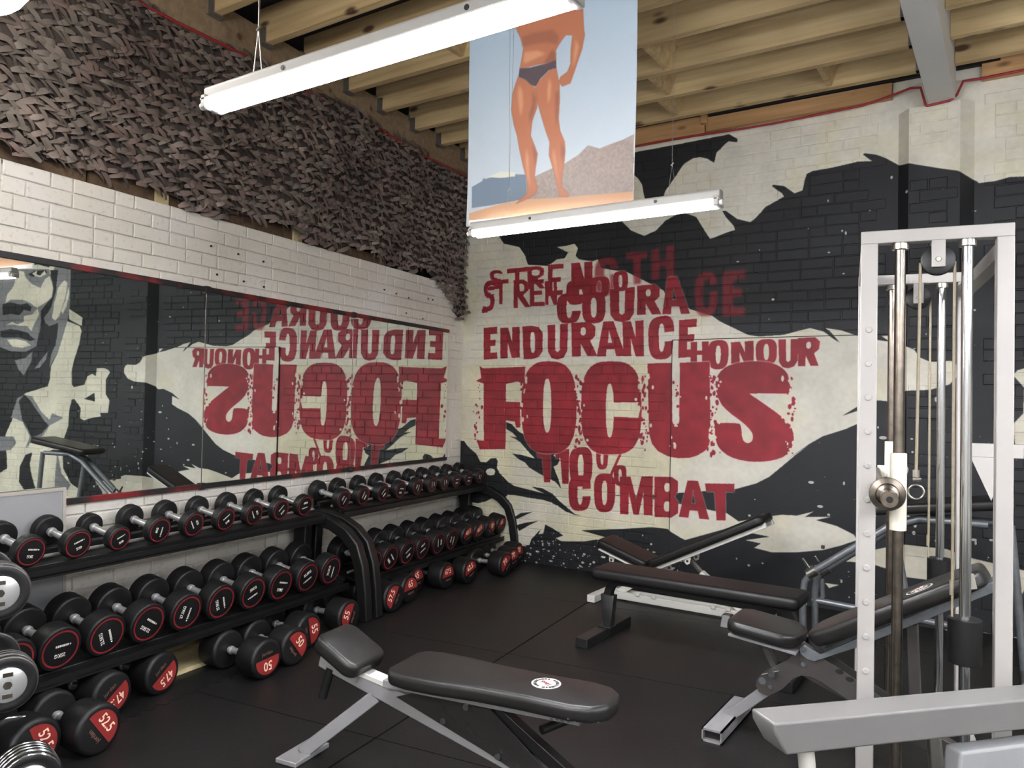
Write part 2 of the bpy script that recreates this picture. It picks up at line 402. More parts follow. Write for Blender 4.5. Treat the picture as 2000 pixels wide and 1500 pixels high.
 ('k', [(5984,2445),(5848,2466),(5683,2434),(5576,2451),(5506,2404),(5517,2352),(5626,2373),(5704,2310),(5841,2332),(5964,2314)]),
 ('k', [(6016,2445),(6152,2466),(6317,2434),(6424,2451),(6494,2404),(6483,2352),(6374,2373),(6296,2310),(6159,2332),(6036,2314)]),
 ('w', [(5412,2383),(5377,2314),(5457,2197),(5494,2119),(5563,2179),(5619,2219),(5622,2298),(5489,2316)]),
 ('w', [(6588,2383),(6623,2314),(6543,2197),(6506,2119),(6437,2179),(6381,2219),(6378,2298),(6511,2316)]),
 ('w', [(5904,2194),(5809,2232),(5726,2201),(5619,2229),(5563,2179),(5698,2185),(5808,2202)]),
 ('w', [(6096,2194),(6191,2232),(6274,2201),(6381,2229),(6437,2179),(6302,2185),(6192,2202)]),
 ('k', [(5997,2125),(5833,2147),(5696,2131),(5560,2100),(5436,2020),(5502,2001),(5692,2046),(5938,2044),(5994,2055)]),
 ('k', [(6003,2125),(6167,2147),(6304,2131),(6440,2100),(6564,2020),(6498,2001),(6308,2046),(6062,2044),(6006,2055)]),
 ('w', [(5888,2024),(5745,2027),(5582,2002),(5494,1952),(5632,1923),(5796,1940)]),
 ('w', [(6112,2024),(6255,2027),(6418,2002),(6506,1952),(6368,1923),(6204,1940)]),
 ('g', [(5748,1775),(5573,1805),(5470,1883),(5478,1766),(5591,1598),(5674,1657)]),
 ('g', [(6252,1775),(6427,1805),(6530,1883),(6522,1766),(6409,1598),(6326,1657)]),
 ('g', [(5421,1678),(5307,1805),(5219,1883),(5254,1785),(5355,1688)]),
 ('g', [(6579,1678),(6693,1805),(6781,1883),(6746,1785),(6645,1688)]),
 ('k', [(5577,2791),(5459,2826),(5300,2830),(5272,2800),(5403,2765),(5509,2759)]),
 ('k', [(6423,2791),(6541,2826),(6700,2830),(6728,2800),(6597,2765),(6491,2759)]),
 ('w', [(5511,2799),(5432,2829),(5443,2786),(5390,2769),(5313,2825),(5292,2781),(5375,2749),(5469,2764)]),
 ('w', [(6489,2799),(6568,2829),(6557,2786),(6610,2769),(6687,2825),(6708,2781),(6625,2749),(6531,2764)]),
]
MURAL_LETTERS = [
 ('E', [(204,2078),(352,2083),(359,1794),(211,1786)], 'r'),
 ('N', [(388,2071),(596,2074),(602,1803),(395,1794)], 'r'),
 ('D', [(626,2077),(833,2079),(839,1788),(644,1786)], 'r'),
 ('U', [(884,2077),(1087,2085),(1082,1785),(895,1783)], 'r'),
 ('R', [(1119,2087),(1351,2093),(1371,1805),(1131,1803)], 'r'),
 ('A', [(1341,2090),(1595,2087),(1629,1801),(1367,1799)], 'r'),
 ('N', [(1595,2080),(1780,2085),(1789,1795),(1610,1798)], 'r'),
 ('C', [(1818,2092),(2042,2118),(2039,1777),(1833,1771)], 'r'),
 ('E', [(2080,2073),(2223,2079),(2219,1783),(2084,1777)], 'r'),
 ('H', [(2182,1896),(2323,1901),(2325,1731),(2184,1732)], 'r'),
 ('O', [(2317,1901),(2482,1905),(2475,1692),(2326,1688)], 'r'),
 ('N', [(2496,1888),(2665,1896),(2667,1727),(2501,1726)], 'r'),
 ('O', [(2678,1900),(2835,1904),(2834,1723),(2687,1717)], 'r'),
 ('U', [(2844,1901),(2984,1900),(2979,1700),(2853,1690)], 'r'),
 ('R', [(2981,1908),(3138,1909),(3123,1707),(2983,1705)], 'r'),
 ('C', [(968,2339),(1210,2344),(1204,2090),(982,2093)], 'r'),
 ('O', [(1214,2334),(1439,2339),(1438,2081),(1226,2083)], 'r'),
 ('U', [(1475,2355),(1698,2359),(1693,2083),(1488,2084)], 'r'),
 ('R', [(1721,2367),(1918,2372),(1931,2127),(1725,2132)], 'r'),
 ('A', [(1908,2417),(2129,2419),(2169,2121),(1940,2126)], 'r'),
 ('G', [(2200,2431),(2384,2434),(2389,2103),(2205,2102)], 'f'),
 ('E', [(2419,2432),(2595,2435),(2592,2085),(2423,2084)], 'f'),
 ('s', [(235,2603),(407,2598),(411,2422),(250,2422)], 'r'),
 ('t', [(448,2601),(661,2604),(666,2357),(466,2349)], 'r'),
 ('r', [(661,2604),(844,2599),(848,2405),(677,2406)], 'r'),
 ('e', [(877,2606),(1032,2603),(1027,2336),(883,2334)], 'r'),
 ('N', [(1108,2601),(1310,2600),(1316,2300),(1115,2302)], 'r'),
 ('G', [(1331,2617),(1555,2616),(1561,2304),(1336,2317)], 'f'),
 ('T', [(1614,2648),(1809,2639),(1804,2380),(1639,2381)], 'f'),
 ('H', [(1837,2654),(2033,2672),(2038,2399),(1842,2404)], 'f'),
 ('s', [(168,2505),(353,2517),(324,2225),(188,2217)], 'r'),
 ('t', [(292,2511),(467,2509),(463,2289),(310,2287)], 'r'),
 ('r', [(522,2495),(675,2494),(703,2247),(528,2245)], 'r'),
 ('e', [(693,2483),(835,2483),(851,2249),(699,2253)], 'r'),
 ('n', [(847,2463),(969,2464),(974,2252),(858,2258)], 'r'),
 ('C', [(1057,2449),(1250,2445),(1244,2248),(1072,2247)], 'r'),
 ('O', [(1271,2462),(1477,2466),(1470,2291),(1285,2292)], 'r'),
 ('O', [(1497,2492),(1637,2500),(1639,2336),(1510,2335)], 'r'),
 ('1', [(795,999),(939,1006),(940,720),(847,713)], 'r'),
 ('1', [(979,999),(1120,1015),(1119,720),(1028,713)], 'r'),
 ('0', [(1113,1015),(1345,1045),(1341,722),(1137,703)], 'r'),
 ('O', [(1371,1047),(1487,1058),(1483,870),(1385,863)], 'r'),
 ('/', [(1535,1009),(1614,1014),(1559,775),(1479,769)], 'r'),
 ('O', [(1537,901),(1655,908),(1652,746),(1546,738)], 'r'),
 ('C', [(1114,780),(1335,805),(1330,518),(1130,496)], 'r'),
 ('O', [(1355,815),(1558,833),(1553,530),(1372,507)], 'r'),
 ('M', [(1588,813),(1887,838),(1883,527),(1603,512)], 'r'),
 ('B', [(1896,835),(2108,847),(2104,531),(1902,516)], 'r'),
 ('A', [(2099,824),(2330,832),(2348,544),(2107,540)], 'r'),
 ('T', [(2312,814),(2537,828),(2529,554),(2351,539)], 'r'),
]
MURAL_FOCUS = [
 ('+', [(162,1727),(213,1706),(664,1719),(654,1570),(579,1589),(461,1565),(464,1406),(616,1404),(621,1180),(577,1179),(564,1230),(468,1239),(470,982),(187,964),(150,1047),(230,1045),(216,1568),(128,1592),(190,1619)]),
 ('+', [(1183,1370),(1183,1266),(1177,1201),(1167,1147),(1151,1101),(1131,1062),(1106,1030),(1076,1005),(1039,985),(994,973),(922,965),(848,965),(801,973),(763,988),(729,1012),(701,1042),(678,1080),(659,1126),(645,1181),(636,1249),(631,1358),(631,1466),(637,1534),(648,1590),(665,1637),(687,1677),(714,1709),(746,1733),(784,1751),(831,1761),(904,1764),(978,1759),(1023,1748),(1060,1731),(1092,1706),(1118,1675),(1140,1637),(1157,1592),(1170,1538),(1178,1473)]),
 ('-', [(937,1380),(938,1330),(937,1292),(936,1258),(934,1229),(930,1204),(926,1183),(922,1167),(916,1155),(909,1147),(900,1144),(891,1146),(884,1153),(878,1165),(872,1181),(867,1202),(863,1227),(859,1256),(856,1289),(854,1328),(852,1378),(852,1428),(852,1466),(854,1500),(856,1529),(859,1554),(863,1575),(868,1592),(874,1604),(881,1611),(890,1614),(899,1611),(906,1604),(912,1592),(918,1576),(923,1555),(927,1530),(931,1501),(934,1467),(936,1429)]),
 ('+', [(1775,1379),(1775,1270),(1769,1207),(1760,1157),(1745,1115),(1726,1079),(1702,1050),(1673,1027),(1638,1009),(1594,998),(1515,990),(1435,989),(1389,996),(1351,1010),(1319,1031),(1293,1058),(1271,1093),(1253,1136),(1240,1188),(1232,1253),(1227,1367),(1228,1481),(1233,1546),(1244,1599),(1260,1643),(1280,1679),(1306,1708),(1337,1730),(1374,1746),(1420,1755),(1501,1757),(1580,1753),(1625,1743),(1661,1727),(1691,1705),(1716,1677),(1736,1642),(1752,1600),(1763,1550),(1771,1488)]),
 ('-', [(1530,1352),(1531,1304),(1530,1268),(1529,1236),(1527,1209),(1524,1185),(1521,1165),(1517,1149),(1512,1138),(1506,1131),(1498,1128),(1490,1130),(1484,1136),(1479,1148),(1474,1163),(1470,1183),(1466,1206),(1463,1234),(1461,1266),(1459,1302),(1458,1350),(1457,1397),(1458,1434),(1459,1466),(1461,1494),(1464,1518),(1467,1538),(1471,1553),(1476,1565),(1482,1572),(1490,1574),(1498,1572),(1504,1565),(1509,1554),(1514,1538),(1518,1518),(1522,1494),(1525,1467),(1527,1435),(1529,1399)]),
 ('-', [(1527,1419),(1745,1423),(1769,1379),(1748,1298),(1529,1300)]),
 ('+', [(1821,1736),(2030,1739),(2031,1664),(2041,1280),(2060,1237),(2086,1238),(2099,1282),(2097,1663),(2096,1738),(2334,1744),(2349,1171),(2339,1112),(2309,1064),(2248,1024),(2186,1003),(2097,995),(2005,1003),(1921,1039),(1869,1094),(1844,1168)]),
 ('+', [(2382,1570),(2385,1603),(2398,1636),(2419,1667),(2446,1693),(2480,1712),(2524,1727),(2578,1737),(2633,1742),(2690,1743),(2743,1739),(2791,1730),(2833,1716),(2869,1695),(2895,1671),(2914,1643),(2923,1600),(2923,1542),(2922,1512),(2920,1509),(2902,1508),(2867,1508),(2799,1507),(2696,1506),(2643,1504),(2641,1502),(2669,1482),(2727,1444),(2783,1405),(2839,1366),(2885,1329),(2920,1294),(2944,1259),(2956,1223),(2960,1187),(2956,1149),(2943,1112),(2921,1077),(2888,1049),(2845,1030),(2798,1016),(2746,1007),(2690,1003),(2629,1003),(2573,1010),(2523,1022),(2478,1041),(2440,1068),(2412,1098),(2396,1131),(2385,1178),(2382,1240),(2382,1272),(2387,1276),(2432,1279),(2518,1282),(2566,1278),(2576,1269),(2583,1239),(2587,1190),(2597,1157),(2613,1141),(2630,1136),(2649,1141),(2662,1152),(2669,1169),(2670,1189),(2664,1213),(2644,1241),(2611,1273),(2567,1308),(2512,1345),(2467,1382),(2433,1417),(2407,1464),(2389,1523)]),
]
POSTER_POLYS = [
 ('b', [(2061,2458),(2144,2486),(2229,2497),(2377,2472),(2380,2360),(2242,2355),(2064,2353)]),
 ('l', [(2153,2493),(2229,2509),(2313,2493),(2314,2473),(2230,2478)]),
 ('h', [(2378,2445),(2518,2478),(2586,2490),(2653,2517),(2701,2553),(2758,2529),(2813,2541),(2875,2552),(2917,2566),(2921,2309),(2380,2353)]),
 ('o', [(2050,2330),(2242,2355),(2380,2357),(2573,2339),(2921,2318),(2922,2270),(2557,2274),(2051,2294)]),
 ('w', [(2051,2294),(2557,2274),(2922,2270),(2927,2227),(2052,2234)]),
 ('s', [(2311,3163),(2268,3244),(2284,3334),(2357,3361),(2393,3359),(2393,3382),(2482,3357),(2483,3334),(2621,3272),(2660,3172),(2666,3082),(2671,3058),(2659,2995),(2640,2947),(2620,2892),(2604,2851),(2562,2845),(2544,2871),(2552,2892),(2586,2907),(2602,2941),(2601,3008),(2608,3070),(2574,3079),(2541,3045),(2524,3019),(2527,2973),(2331,2975),(2338,3008),(2350,3075),(2335,3118)]),
 ('s', [(2503,3404),(2500,3382),(2490,3364),(2475,3352),(2456,3348),(2434,3351),(2413,3363),(2394,3380),(2379,3403),(2371,3428),(2369,3452),(2375,3474),(2387,3489),(2405,3498),(2425,3499),(2447,3492),(2468,3478),(2485,3458),(2497,3435),(2502,3410)]),
 ('d', [(2369,3451),(2381,3510),(2435,3509),(2488,3477),(2503,3412),(2480,3449),(2391,3476)]),
 ('s', [(2323,2942),(2367,2917),(2404,2882),(2422,2867),(2437,2818),(2433,2773),(2408,2716),(2400,2649),(2419,2607),(2438,2558),(2430,2506),(2423,2454),(2442,2398),(2424,2370),(2380,2357),(2317,2341),(2335,2358),(2379,2383),(2383,2437),(2359,2509),(2338,2590),(2323,2662),(2303,2720),(2288,2793),(2295,2870)]),
 ('s', [(2422,2874),(2452,2906),(2495,2935),(2530,2938),(2549,2855),(2551,2780),(2548,2705),(2558,2644),(2584,2587),(2585,2542),(2582,2491),(2571,2433),(2572,2388),(2606,2354),(2606,2335),(2555,2345),(2546,2391),(2527,2461),(2500,2541),(2503,2601),(2480,2658),(2452,2739),(2437,2787)]),
 ('d2', [(2345,3077),(2409,3077),(2471,3070),(2532,3047),(2540,3083),(2504,3122),(2407,3131),(2335,3126)]),
 ('t', [(2331,2979),(2393,2969),(2473,2970),(2527,2977),(2530,2938),(2491,2936),(2448,2907),(2422,2874),(2395,2888),(2367,2917),(2326,2941)]),
 ('hl', [(2331,2901),(2350,2866),(2356,2803),(2344,2743),(2329,2808),(2323,2864)]),
 ('hl', [(2492,2905),(2506,2864),(2503,2805),(2490,2777),(2485,2839)]),
 ('hl', [(2375,2599),(2389,2551),(2391,2474),(2401,2403),(2382,2460),(2371,2538)]),
 ('hl', [(2525,2574),(2534,2528),(2544,2459),(2554,2398),(2536,2468),(2521,2537)]),
 ('hl', [(2355,3051),(2427,3042),(2472,3016),(2401,3002),(2352,2997)]),
 ('hl', [(2625,3047),(2643,3013),(2627,2950),(2615,2916),(2618,2990)]),
 ('sh', [(2405,2855),(2428,2820),(2420,2768),(2395,2703),(2389,2750),(2406,2793)]),
 ('sh', [(2528,2830),(2548,2826),(2546,2706),(2536,2663),(2530,2739)]),
 ('sh', [(2410,2609),(2436,2559),(2426,2499),(2416,2554)]),
 ('sh', [(2563,2598),(2585,2550),(2578,2491),(2564,2538)]),
 ('sh', [(2455,2966),(2506,3031),(2524,3004),(2521,2975)]),
]
# ------------------------------------------------------------------ mural paint (drawn here in code, laid on the wall by position)
MW_X, MW_Z, PPM = 7.6, 3.6, 420
IW, IH = int(MW_X * PPM), int(MW_Z * PPM)
def fill_mask(shape, poly):
    """even-odd scanline fill; poly in pixel units (x, y up)"""
    h, w = shape
    m = np.zeros(shape, np.float32)
    P = np.array(poly, float)
    x0, y0 = P[:, 0], P[:, 1]; x1, y1 = np.roll(x0, -1), np.roll(y0, -1)
    for r in range(max(0, int(P[:, 1].min())), min(h, int(P[:, 1].max()) + 2)):
        yc = r + 0.5
        k = ((y0 <= yc) & (y1 > yc)) | ((y1 <= yc) & (y0 > yc))
        if not k.any(): continue
        xs = np.sort(x0[k] + (yc - y0[k]) * (x1[k] - x0[k]) / (y1[k] - y0[k]))
        for a, b in zip(xs[0::2], xs[1::2]):
            i, j = int(math.ceil(a - 0.5)), int(math.floor(b - 0.5)) + 1
            m[r, max(0, i):max(0, min(w, j))] = 1
    return m
def blur(m, k):
    if k < 1: return m
    for ax in (0, 1):
        c = np.cumsum(np.pad(m, [(k + 1, k) if a == ax else (0, 0) for a in (0, 1)], mode='edge'), axis=ax)
        n = m.shape[ax]
        hi = np.take(c, range(2 * k + 1, 2 * k + 1 + n), axis=ax); lo = np.take(c, range(0, n), axis=ax)
        m = (hi - lo) / (2 * k + 1)
    return m.astype(np.float32)
def over(img, m, rgb, a=1.0):
    m = np.clip(m * a, 0, 1)[..., None]
    img[:] = img * (1 - m) + np.array(rgb, np.float32) * m
def ell(cx, cy, rx, ry, n=2.5, k=32):
    o = []
    for i in range(k):
        t = 2 * PI * i / k; c, s = math.cos(t), math.sin(t)
        o.append((cx + rx * math.copysign(abs(c) ** (2 / n), c), cy + ry * math.copysign(abs(s) ** (2 / n), s)))
    return o
def box2(a, b, c, d): return [(a, b), (c, b), (c, d), (a, d)]
HO = ('-', ell(.5, .5, .13, .33))
GLYPH = {
 'E': [('+', [(0, 0), (1, 0), (1, .2), (.5, .2), (.5, .41), (.88, .41), (.88, .6), (.5, .6), (.5, .79), (1, .79), (1, 1), (0, 1)])],
 'N': [('+', [(0, 0), (.38, 0), (.38, .52), (.6, 0), (1, 0), (1, 1), (.62, 1), (.62, .5), (.4, 1), (0, 1)])],
 'D': [('+', [(0, 0), (.5, 0), (.8, .06), (1, .22), (1, .78), (.8, .95), (.5, 1), (0, 1)]), ('-', ell(.5, .5, .12, .32, 3))],
 'U': [('+', [(0, 1), (.38, 1), (.38, .25), (.5, .19), (.62, .25), (.62, 1), (1, 1), (1, .22), (.82, .03), (.5, -.02), (.18, .03), (0, .22)])],
 'R': [('+', [(0, 0), (.36, 0), (.36, .38), (.62, 0), (1, 0), (.74, .44), (.95, .58), (.97, .85), (.75, 1), (0, 1)]), ('-', ell(.48, .73, .11, .12))],
 'A': [('+', [(0, 0), (.32, 0), (.36, .2), (.64, .2), (.68, 0), (1, 0), (.68, 1), (.32, 1)]), ('-', [(.42, .38), (.58, .38), (.5, .75)])],
 'C': [('+', ell(.5, .5, .5, .52, 3)), ('-', ell(.52, .5, .12, .34)), ('-', box2(.5, .40, 1.05, .62))],
 'O': [('+', ell(.5, .5, .5, .52, 3)), HO],
 '0': [('+', ell(.5, .5, .5, .52, 3)), HO],
 'G': [('+', ell(.5, .5, .5, .52, 3)), ('-', ell(.52, .5, .13, .34)), ('-', box2(.62, .55, 1.05, .70))],
 'H': [('+', [(0, 0), (.36, 0), (.36, .4), (.64, .4), (.64, 0), (1, 0), (1, 1), (.64, 1), (.64, .6), (.36, .6), (.36, 1), (0, 1)])],
 'M': [('+', [(0, 0), (.26, 0), (.28, .6), (.42, 0), (.58, 0), (.72, .6), (.74, 0), (1, 0), (.98, 1), (.66, 1), (.5, .42), (.34, 1), (.02, 1)])],
 'B': [('+', [(0, 0), (.7, 0), (.98, .12), (.98, .4), (.8, .52), (.95, .64), (.94, .9), (.7, 1), (0, 1)]), ('-', ell(.5, .74, .12, .11)), ('-', ell(.5, .27, .13, .13))],
 'T': [('+', [(.31, 0), (.69, 0), (.69, .78), (1, .78), (1, 1), (0, 1), (0, .78), (.31, .78)])],
 '1': [('+', [(.35, 0), (1, 0), (1, 1), (.6, 1), (0, .88), (0, .74), (.35, .76)])],
 '/': [('+', [(0, 0), (.3, 0), (1, 1), (.7, 1)])],
 's': [('+', ell(.55, .74, .42, .26)), ('-', ell(.6, .72, .22, .12)), ('-', box2(.6, .55, 1.1, .8)), ('+', ell(.45, .3, .45, .27)), ('-', ell(.36, .32, .24, .14)), ('-', box2(-.1, .2, .3, .52)), ('+', box2(-.05, 0, .4, .14))],
 't': [('+', [(.4, 0), (.62, 0), (.62, .84), (1, .84), (1, 1), (0, 1), (0, .84), (.4, .84)])],
 'r': [('+', [(0, 0), (.24, 0), (.24, .4), (.7, 0), (1, 0), (.6, .44), (.95, .6), (.95, .88), (.7, 1), (0, 1)]), ('-', ell(.48, .72, .24, .14))],
 'e': [('+', [(0, 0), (1, 0), (1, .15), (.3, .15), (.3, .43), (.85, .43), (.85, .58), (.3, .58), (.3, .85), (1, .85), (1, 1), (0, 1)])],
 'n': [('+', [(0, 0), (.26, 0), (.26, .6), (.72, 0), (1, 0), (1, 1), (.74, 1), (.74, .4), (.26, 1), (0, 1)])],
}
def make_mural():
    R = np.random.RandomState(5)
    S = (IH, IW)
    def noise(cell, seed):
        q = np.random.RandomState(seed).rand(IH // cell + 3, IW // cell + 3).astype(np.float32)
        yy = np.linspace(0, q.shape[0] - 1.01, IH); xx = np.linspace(0, q.shape[1] - 1.01, IW)
        a, b = yy.astype(int)[:, None], xx.astype(int)[None, :]
        fy, fx = (yy - yy.astype(int))[:, None], (xx - xx.astype(int))[None, :]
        return (q[a, b] * (1 - fy) * (1 - fx) + q[a + 1, b] * fy * (1 - fx) + q[a, b + 1] * (1 - fy) * fx + q[a + 1, b + 1] * fy * fx).astype(np.float32)
    white = np.array((216, 212, 198), np.float32); cream = np.array((216, 210, 180), np.float32)
    yy = np.arange(IH, dtype=np.float32)[:, None] / PPM
    t = (noise(140, 1) * 0.6 + noise(50, 2) * 0.4)
    # the lower part of the wall was coated with a yellower paint
    xx_ = np.arange(IW, dtype=np.float32)[None, :] / PPM
    k = np.clip((t - 0.5) * 2.2 + 0.42 + np.where((yy < 1.75) & (xx_ < 2.03), 0.35, -0.40), 0, 1)[..., None]
    img = white * (1 - k) + cream * k
    img = np.ascontiguousarray(img)
    cols = {'k': (26, 28, 31), 'w': (212, 209, 188), 'g': (124, 125, 126)}
    wob = 1.0
    for c, p in MURAL_POLYS:
        m = blur(fill_mask(S, [(x / 1000 * PPM, z / 1000 * PPM) for x, z in p]), 1)
        if c == 'w' and p[0][0] < 4400:
            m3 = m[..., None]; base = white * 0.7 + cream * 0.3
            img[:] = img * (1 - m3) + base * m3
        else:
            over(img, m, cols[c])
    red = (142, 30, 41)
    def word(letters, alpha, halo, soft):
        m = np.zeros(S, np.float32)
        for g, q, s in letters:
            (ax, ay), (bx, by), (cx, cy), (dx, dy) = [(x / 1000 * PPM, z / 1000 * PPM) for x, z in q]
            lm = np.zeros(S, np.float32)
            x0, x1 = int(min(ax, dx)) - 30, int(max(bx, cx)) + 30
            y0, y1 = int(min(cy, dy)) - 30, int(max(ay, by)) + 30
            x0, y0 = max(0, x0), max(0, y0)
            sub = np.zeros((y1 - y0, x1 - x0), np.float32)
            for op, poly in GLYPH[g]:
                pts = []
                for u, v in poly:
                    tx, ty = ax + (bx - ax) * u, ay + (by - ay) * u
                    lx, ly = dx + (cx - dx) * u, dy + (cy - dy) * u
                    pts.append((lx + (tx - lx) * v - x0, ly + (ty - ly) * v - y0))
                f = fill_mask(sub.shape, pts)
                sub = np.maximum(sub, f) if op == '+' else sub * (1 - f)
            m[y0:y1, x0:x1] = np.maximum(m[y0:y1, x0:x1], sub)
        stamp(m, alpha, halo, soft)
    def stamp(m, alpha, halo, soft):
        if halo: over(img, np.clip(blur(m, 5) * 2.2, 0, 1), (222, 200, 194), halo)
        v = (0.9 + 0.2 * noise(26, 9))[..., None]
        mm = np.clip(blur(m, soft) * alpha, 0, 1)[..., None]
        img[:] = img * (1 - mm) + np.clip(np.array(red, np.float32) * v, 0, 255) * mm
    sharp = [l for l in MURAL_LETTERS if l[2] == 'r']; faint = [l for l in MURAL_LETTERS if l[2] == 'f']
    word(faint, 0.72, 0.0, 5)
    word(sharp, 0.97, 0.45, 1)
    m = np.zeros(S, np.float32)
    for op, p in MURAL_FOCUS:
        f = fill_mask(S, [(x / 1000 * PPM, z / 1000 * PPM) for x, z in p])
        m = np.maximum(m, f) if op == '+' else m * (1 - f)
    # torn, dotted edges between the big letters
    for i in range(420):
        x = R.choice([.655, 1.20, 1.20, 1.21, 1.79, 1.79, 1.80, 2.07, 2.36, 2.37, 2.375, 2.93, 2.92, .15]) + R.normal(0, 0.026); z = R.uniform(1.03, 1.64)
        r = R.uniform(0.004, 0.013)
        f = ell(x * PPM, z * PPM, r * PPM, r * PPM * R.uniform(0.7, 2.2), 2, 10)
        x0 = max(0, int(x * PPM) - 14); y0 = int(z * PPM) - 16
        s = fill_mask((32, 28), [(a - x0, b - y0) for a, b in f])
        blk = m[y0:y0 + 32, x0:x0 + 28]
        s = s[:blk.shape[0], :blk.shape[1]]
        m[y0:y0 + 32, x0:x0 + 28] = np.maximum(blk, s) if R.rand() < .55 else blk * (1 - s)
    stamp(m, 0.97, 0.6, 1)
    # splashes of white paint on the black
    for i in range(520):
        if R.rand() < .55: x, z = R.uniform(0.3, 2.2), abs(R.normal(0.10, 0.13))
        elif R.rand() < .5: x, z = R.uniform(3.0, 4.6), abs(R.normal(0.45, 0.35))
        else: x, z = R.uniform(2.5, 5.0), R.uniform(0.2, 3.0)
        r = abs(R.normal(0.004, 0.004)) + 0.002
        cx, cy = int(x * PPM), int(z * PPM)
        rr = max(1, int(r * PPM))
        y0, x0 = max(0, cy - rr - 2), max(0, cx - 2 * rr - 2)
        blk = img[y0:cy + rr + 2, x0:cx + 2 * rr + 2]
        if blk.size and blk.mean() < 70:
            gy, gx = np.mgrid[0:blk.shape[0], 0:blk.shape[1]]
            w_ = R.uniform(.7, 1.6)
            dd = np.sqrt(((gx + x0 - cx) / w_) ** 2 + ((gy + y0 - cy) * w_) ** 2)
            k_ = np.clip(rr + .5 - dd, 0, 1)[..., None] * .8
            blk[:] = blk * (1 - k_) + np.array((220, 218, 208), np.float32) * k_
    # grime
    g = (0.93 + 0.10 * noise(60, 21) + 0.05 * noise(9, 22))[..., None]
    img *= g
    a = np.ones((IH, IW, 4), np.float32)
    a[..., :3] = np.clip(img, 0, 255) / 255
    im = bpy.data.images.new('mural_paint', IW, IH)
    im.pixels.foreach_set(a.ravel())
    im.update(); im.pack()
    return im
def mural_material():
    m, nt, p = new_mat('mural_paint')
    ge = nt.nodes.new('ShaderNodeNewGeometry')
    sx = nt.nodes.new('ShaderNodeSeparateXYZ'); nt.links.new(ge.outputs['Position'], sx.inputs[0])
    cb = nt.nodes.new('ShaderNodeCombineXYZ')
    for i, (o, L) in enumerate((('X', MW_X), ('Z', MW_Z))):
        d = nt.nodes.new('ShaderNodeMath'); d.operation = 'DIVIDE'; d.inputs[1].default_value = L
        nt.links.new(sx.outputs[o], d.inputs[0]); nt.links.new(d.outputs[0], cb.inputs[i])
    t = nt.nodes.new('ShaderNodeTexImage'); t.image = make_mural(); t.extension = 'EXTEND'
    nt.links.new(cb.outputs[0], t.inputs[0]); nt.links.new(t.outputs[0], p.inputs['Base Color'])
    nb = nt.nodes.new('ShaderNodeTexNoise'); nb.inputs['Scale'].default_value = 55; nb.inputs['Detail'].default_value = 5
    nt.links.new(ge.outputs['Position'], nb.inputs['Vector'])
    b = nt.nodes.new('ShaderNodeBump'); b.inputs['Strength'].default_value = 0.25; b.inputs['Distance'].default_value = 0.004
    nt.links.new(nb.outputs['Fac'], b.inputs['Height']); nt.links.new(b.outputs['Normal'], p.inputs['Normal'])
    p.inputs['Roughness'].default_value = 0.6
    return m
M['mural'] = mural_material()
def painted_brick():
    m, nt, p = new_mat('painted_brick')
    ge = nt.nodes.new('ShaderNodeNewGeometry')
    n1 = nt.nodes.new('ShaderNodeTexNoise'); n1.inputs['Scale'].default_value = 2.0; n1.inputs['Detail'].default_value = 6
    n2 = nt.nodes.new('ShaderNodeTexNoise'); n2.inputs['Scale'].default_value = 45; n2.inputs['Detail'].default_value = 5
    for n in (n1, n2): nt.links.new(ge.outputs['Position'], n.inputs['Vector'])
    c = ramp(nt, n1.outputs['Fac'], [(0.3, (220, 216, 208)), (0.5, (226, 221, 210)), (0.72, (232, 229, 225))])
    c2 = ramp(nt, n2.outputs['Fac'], [(0.25, (190, 184, 172)), (0.42, (255, 255, 255))])
    mx = nt.nodes.new('ShaderNodeMix'); mx.data_type = 'RGBA'; mx.blend_type = 'MULTIPLY'; mx.inputs[0].default_value = 0.5
    nt.links.new(c, mx.inputs[6]); nt.links.new(c2, mx.inputs[7]); nt.links.new(mx.outputs[2], p.inputs['Base Color'])
    b = nt.nodes.new('ShaderNodeBump'); b.inputs['Strength'].default_value = 0.3; b.inputs['Distance'].default_value = 0.004
    nt.links.new(n2.outputs['Fac'], b.inputs['Height']); nt.links.new(b.outputs['Normal'], p.inputs['Normal'])
    p.inputs['Roughness'].default_value = 0.7
    return m
M['painted_brick'] = painted_brick()
def trim_mat():
    m, nt, p = new_mat('red_black_trim')
    tc = nt.nodes.new('ShaderNodeTexCoord')
    no = nt.nodes.new('ShaderNodeTexNoise'); no.inputs['Scale'].default_value = 3.2; no.inputs['Detail'].default_value = 3
    nt.links.new(tc.outputs['Object'], no.inputs['Vector'])
    nt.links.new(ramp(nt, no.outputs['Fac'], [(0.52, (34, 33, 34)), (0.60, (122, 34, 36))]), p.inputs['Base Color'])
    p.inputs['Roughness'].default_value = 0.5
    return m
M['trim'] = trim_mat()
def mirror_mat():
    m, nt, p = new_mat('mirror_glass')
    p.inputs['Base Color'].default_value = (0.80, 0.83, 0.80, 1)
    p.inputs['Metallic'].default_value = 1.0
    p.inputs['Roughness'].default_value = 0.012
    return m
M['mirror'] = mirror_mat()
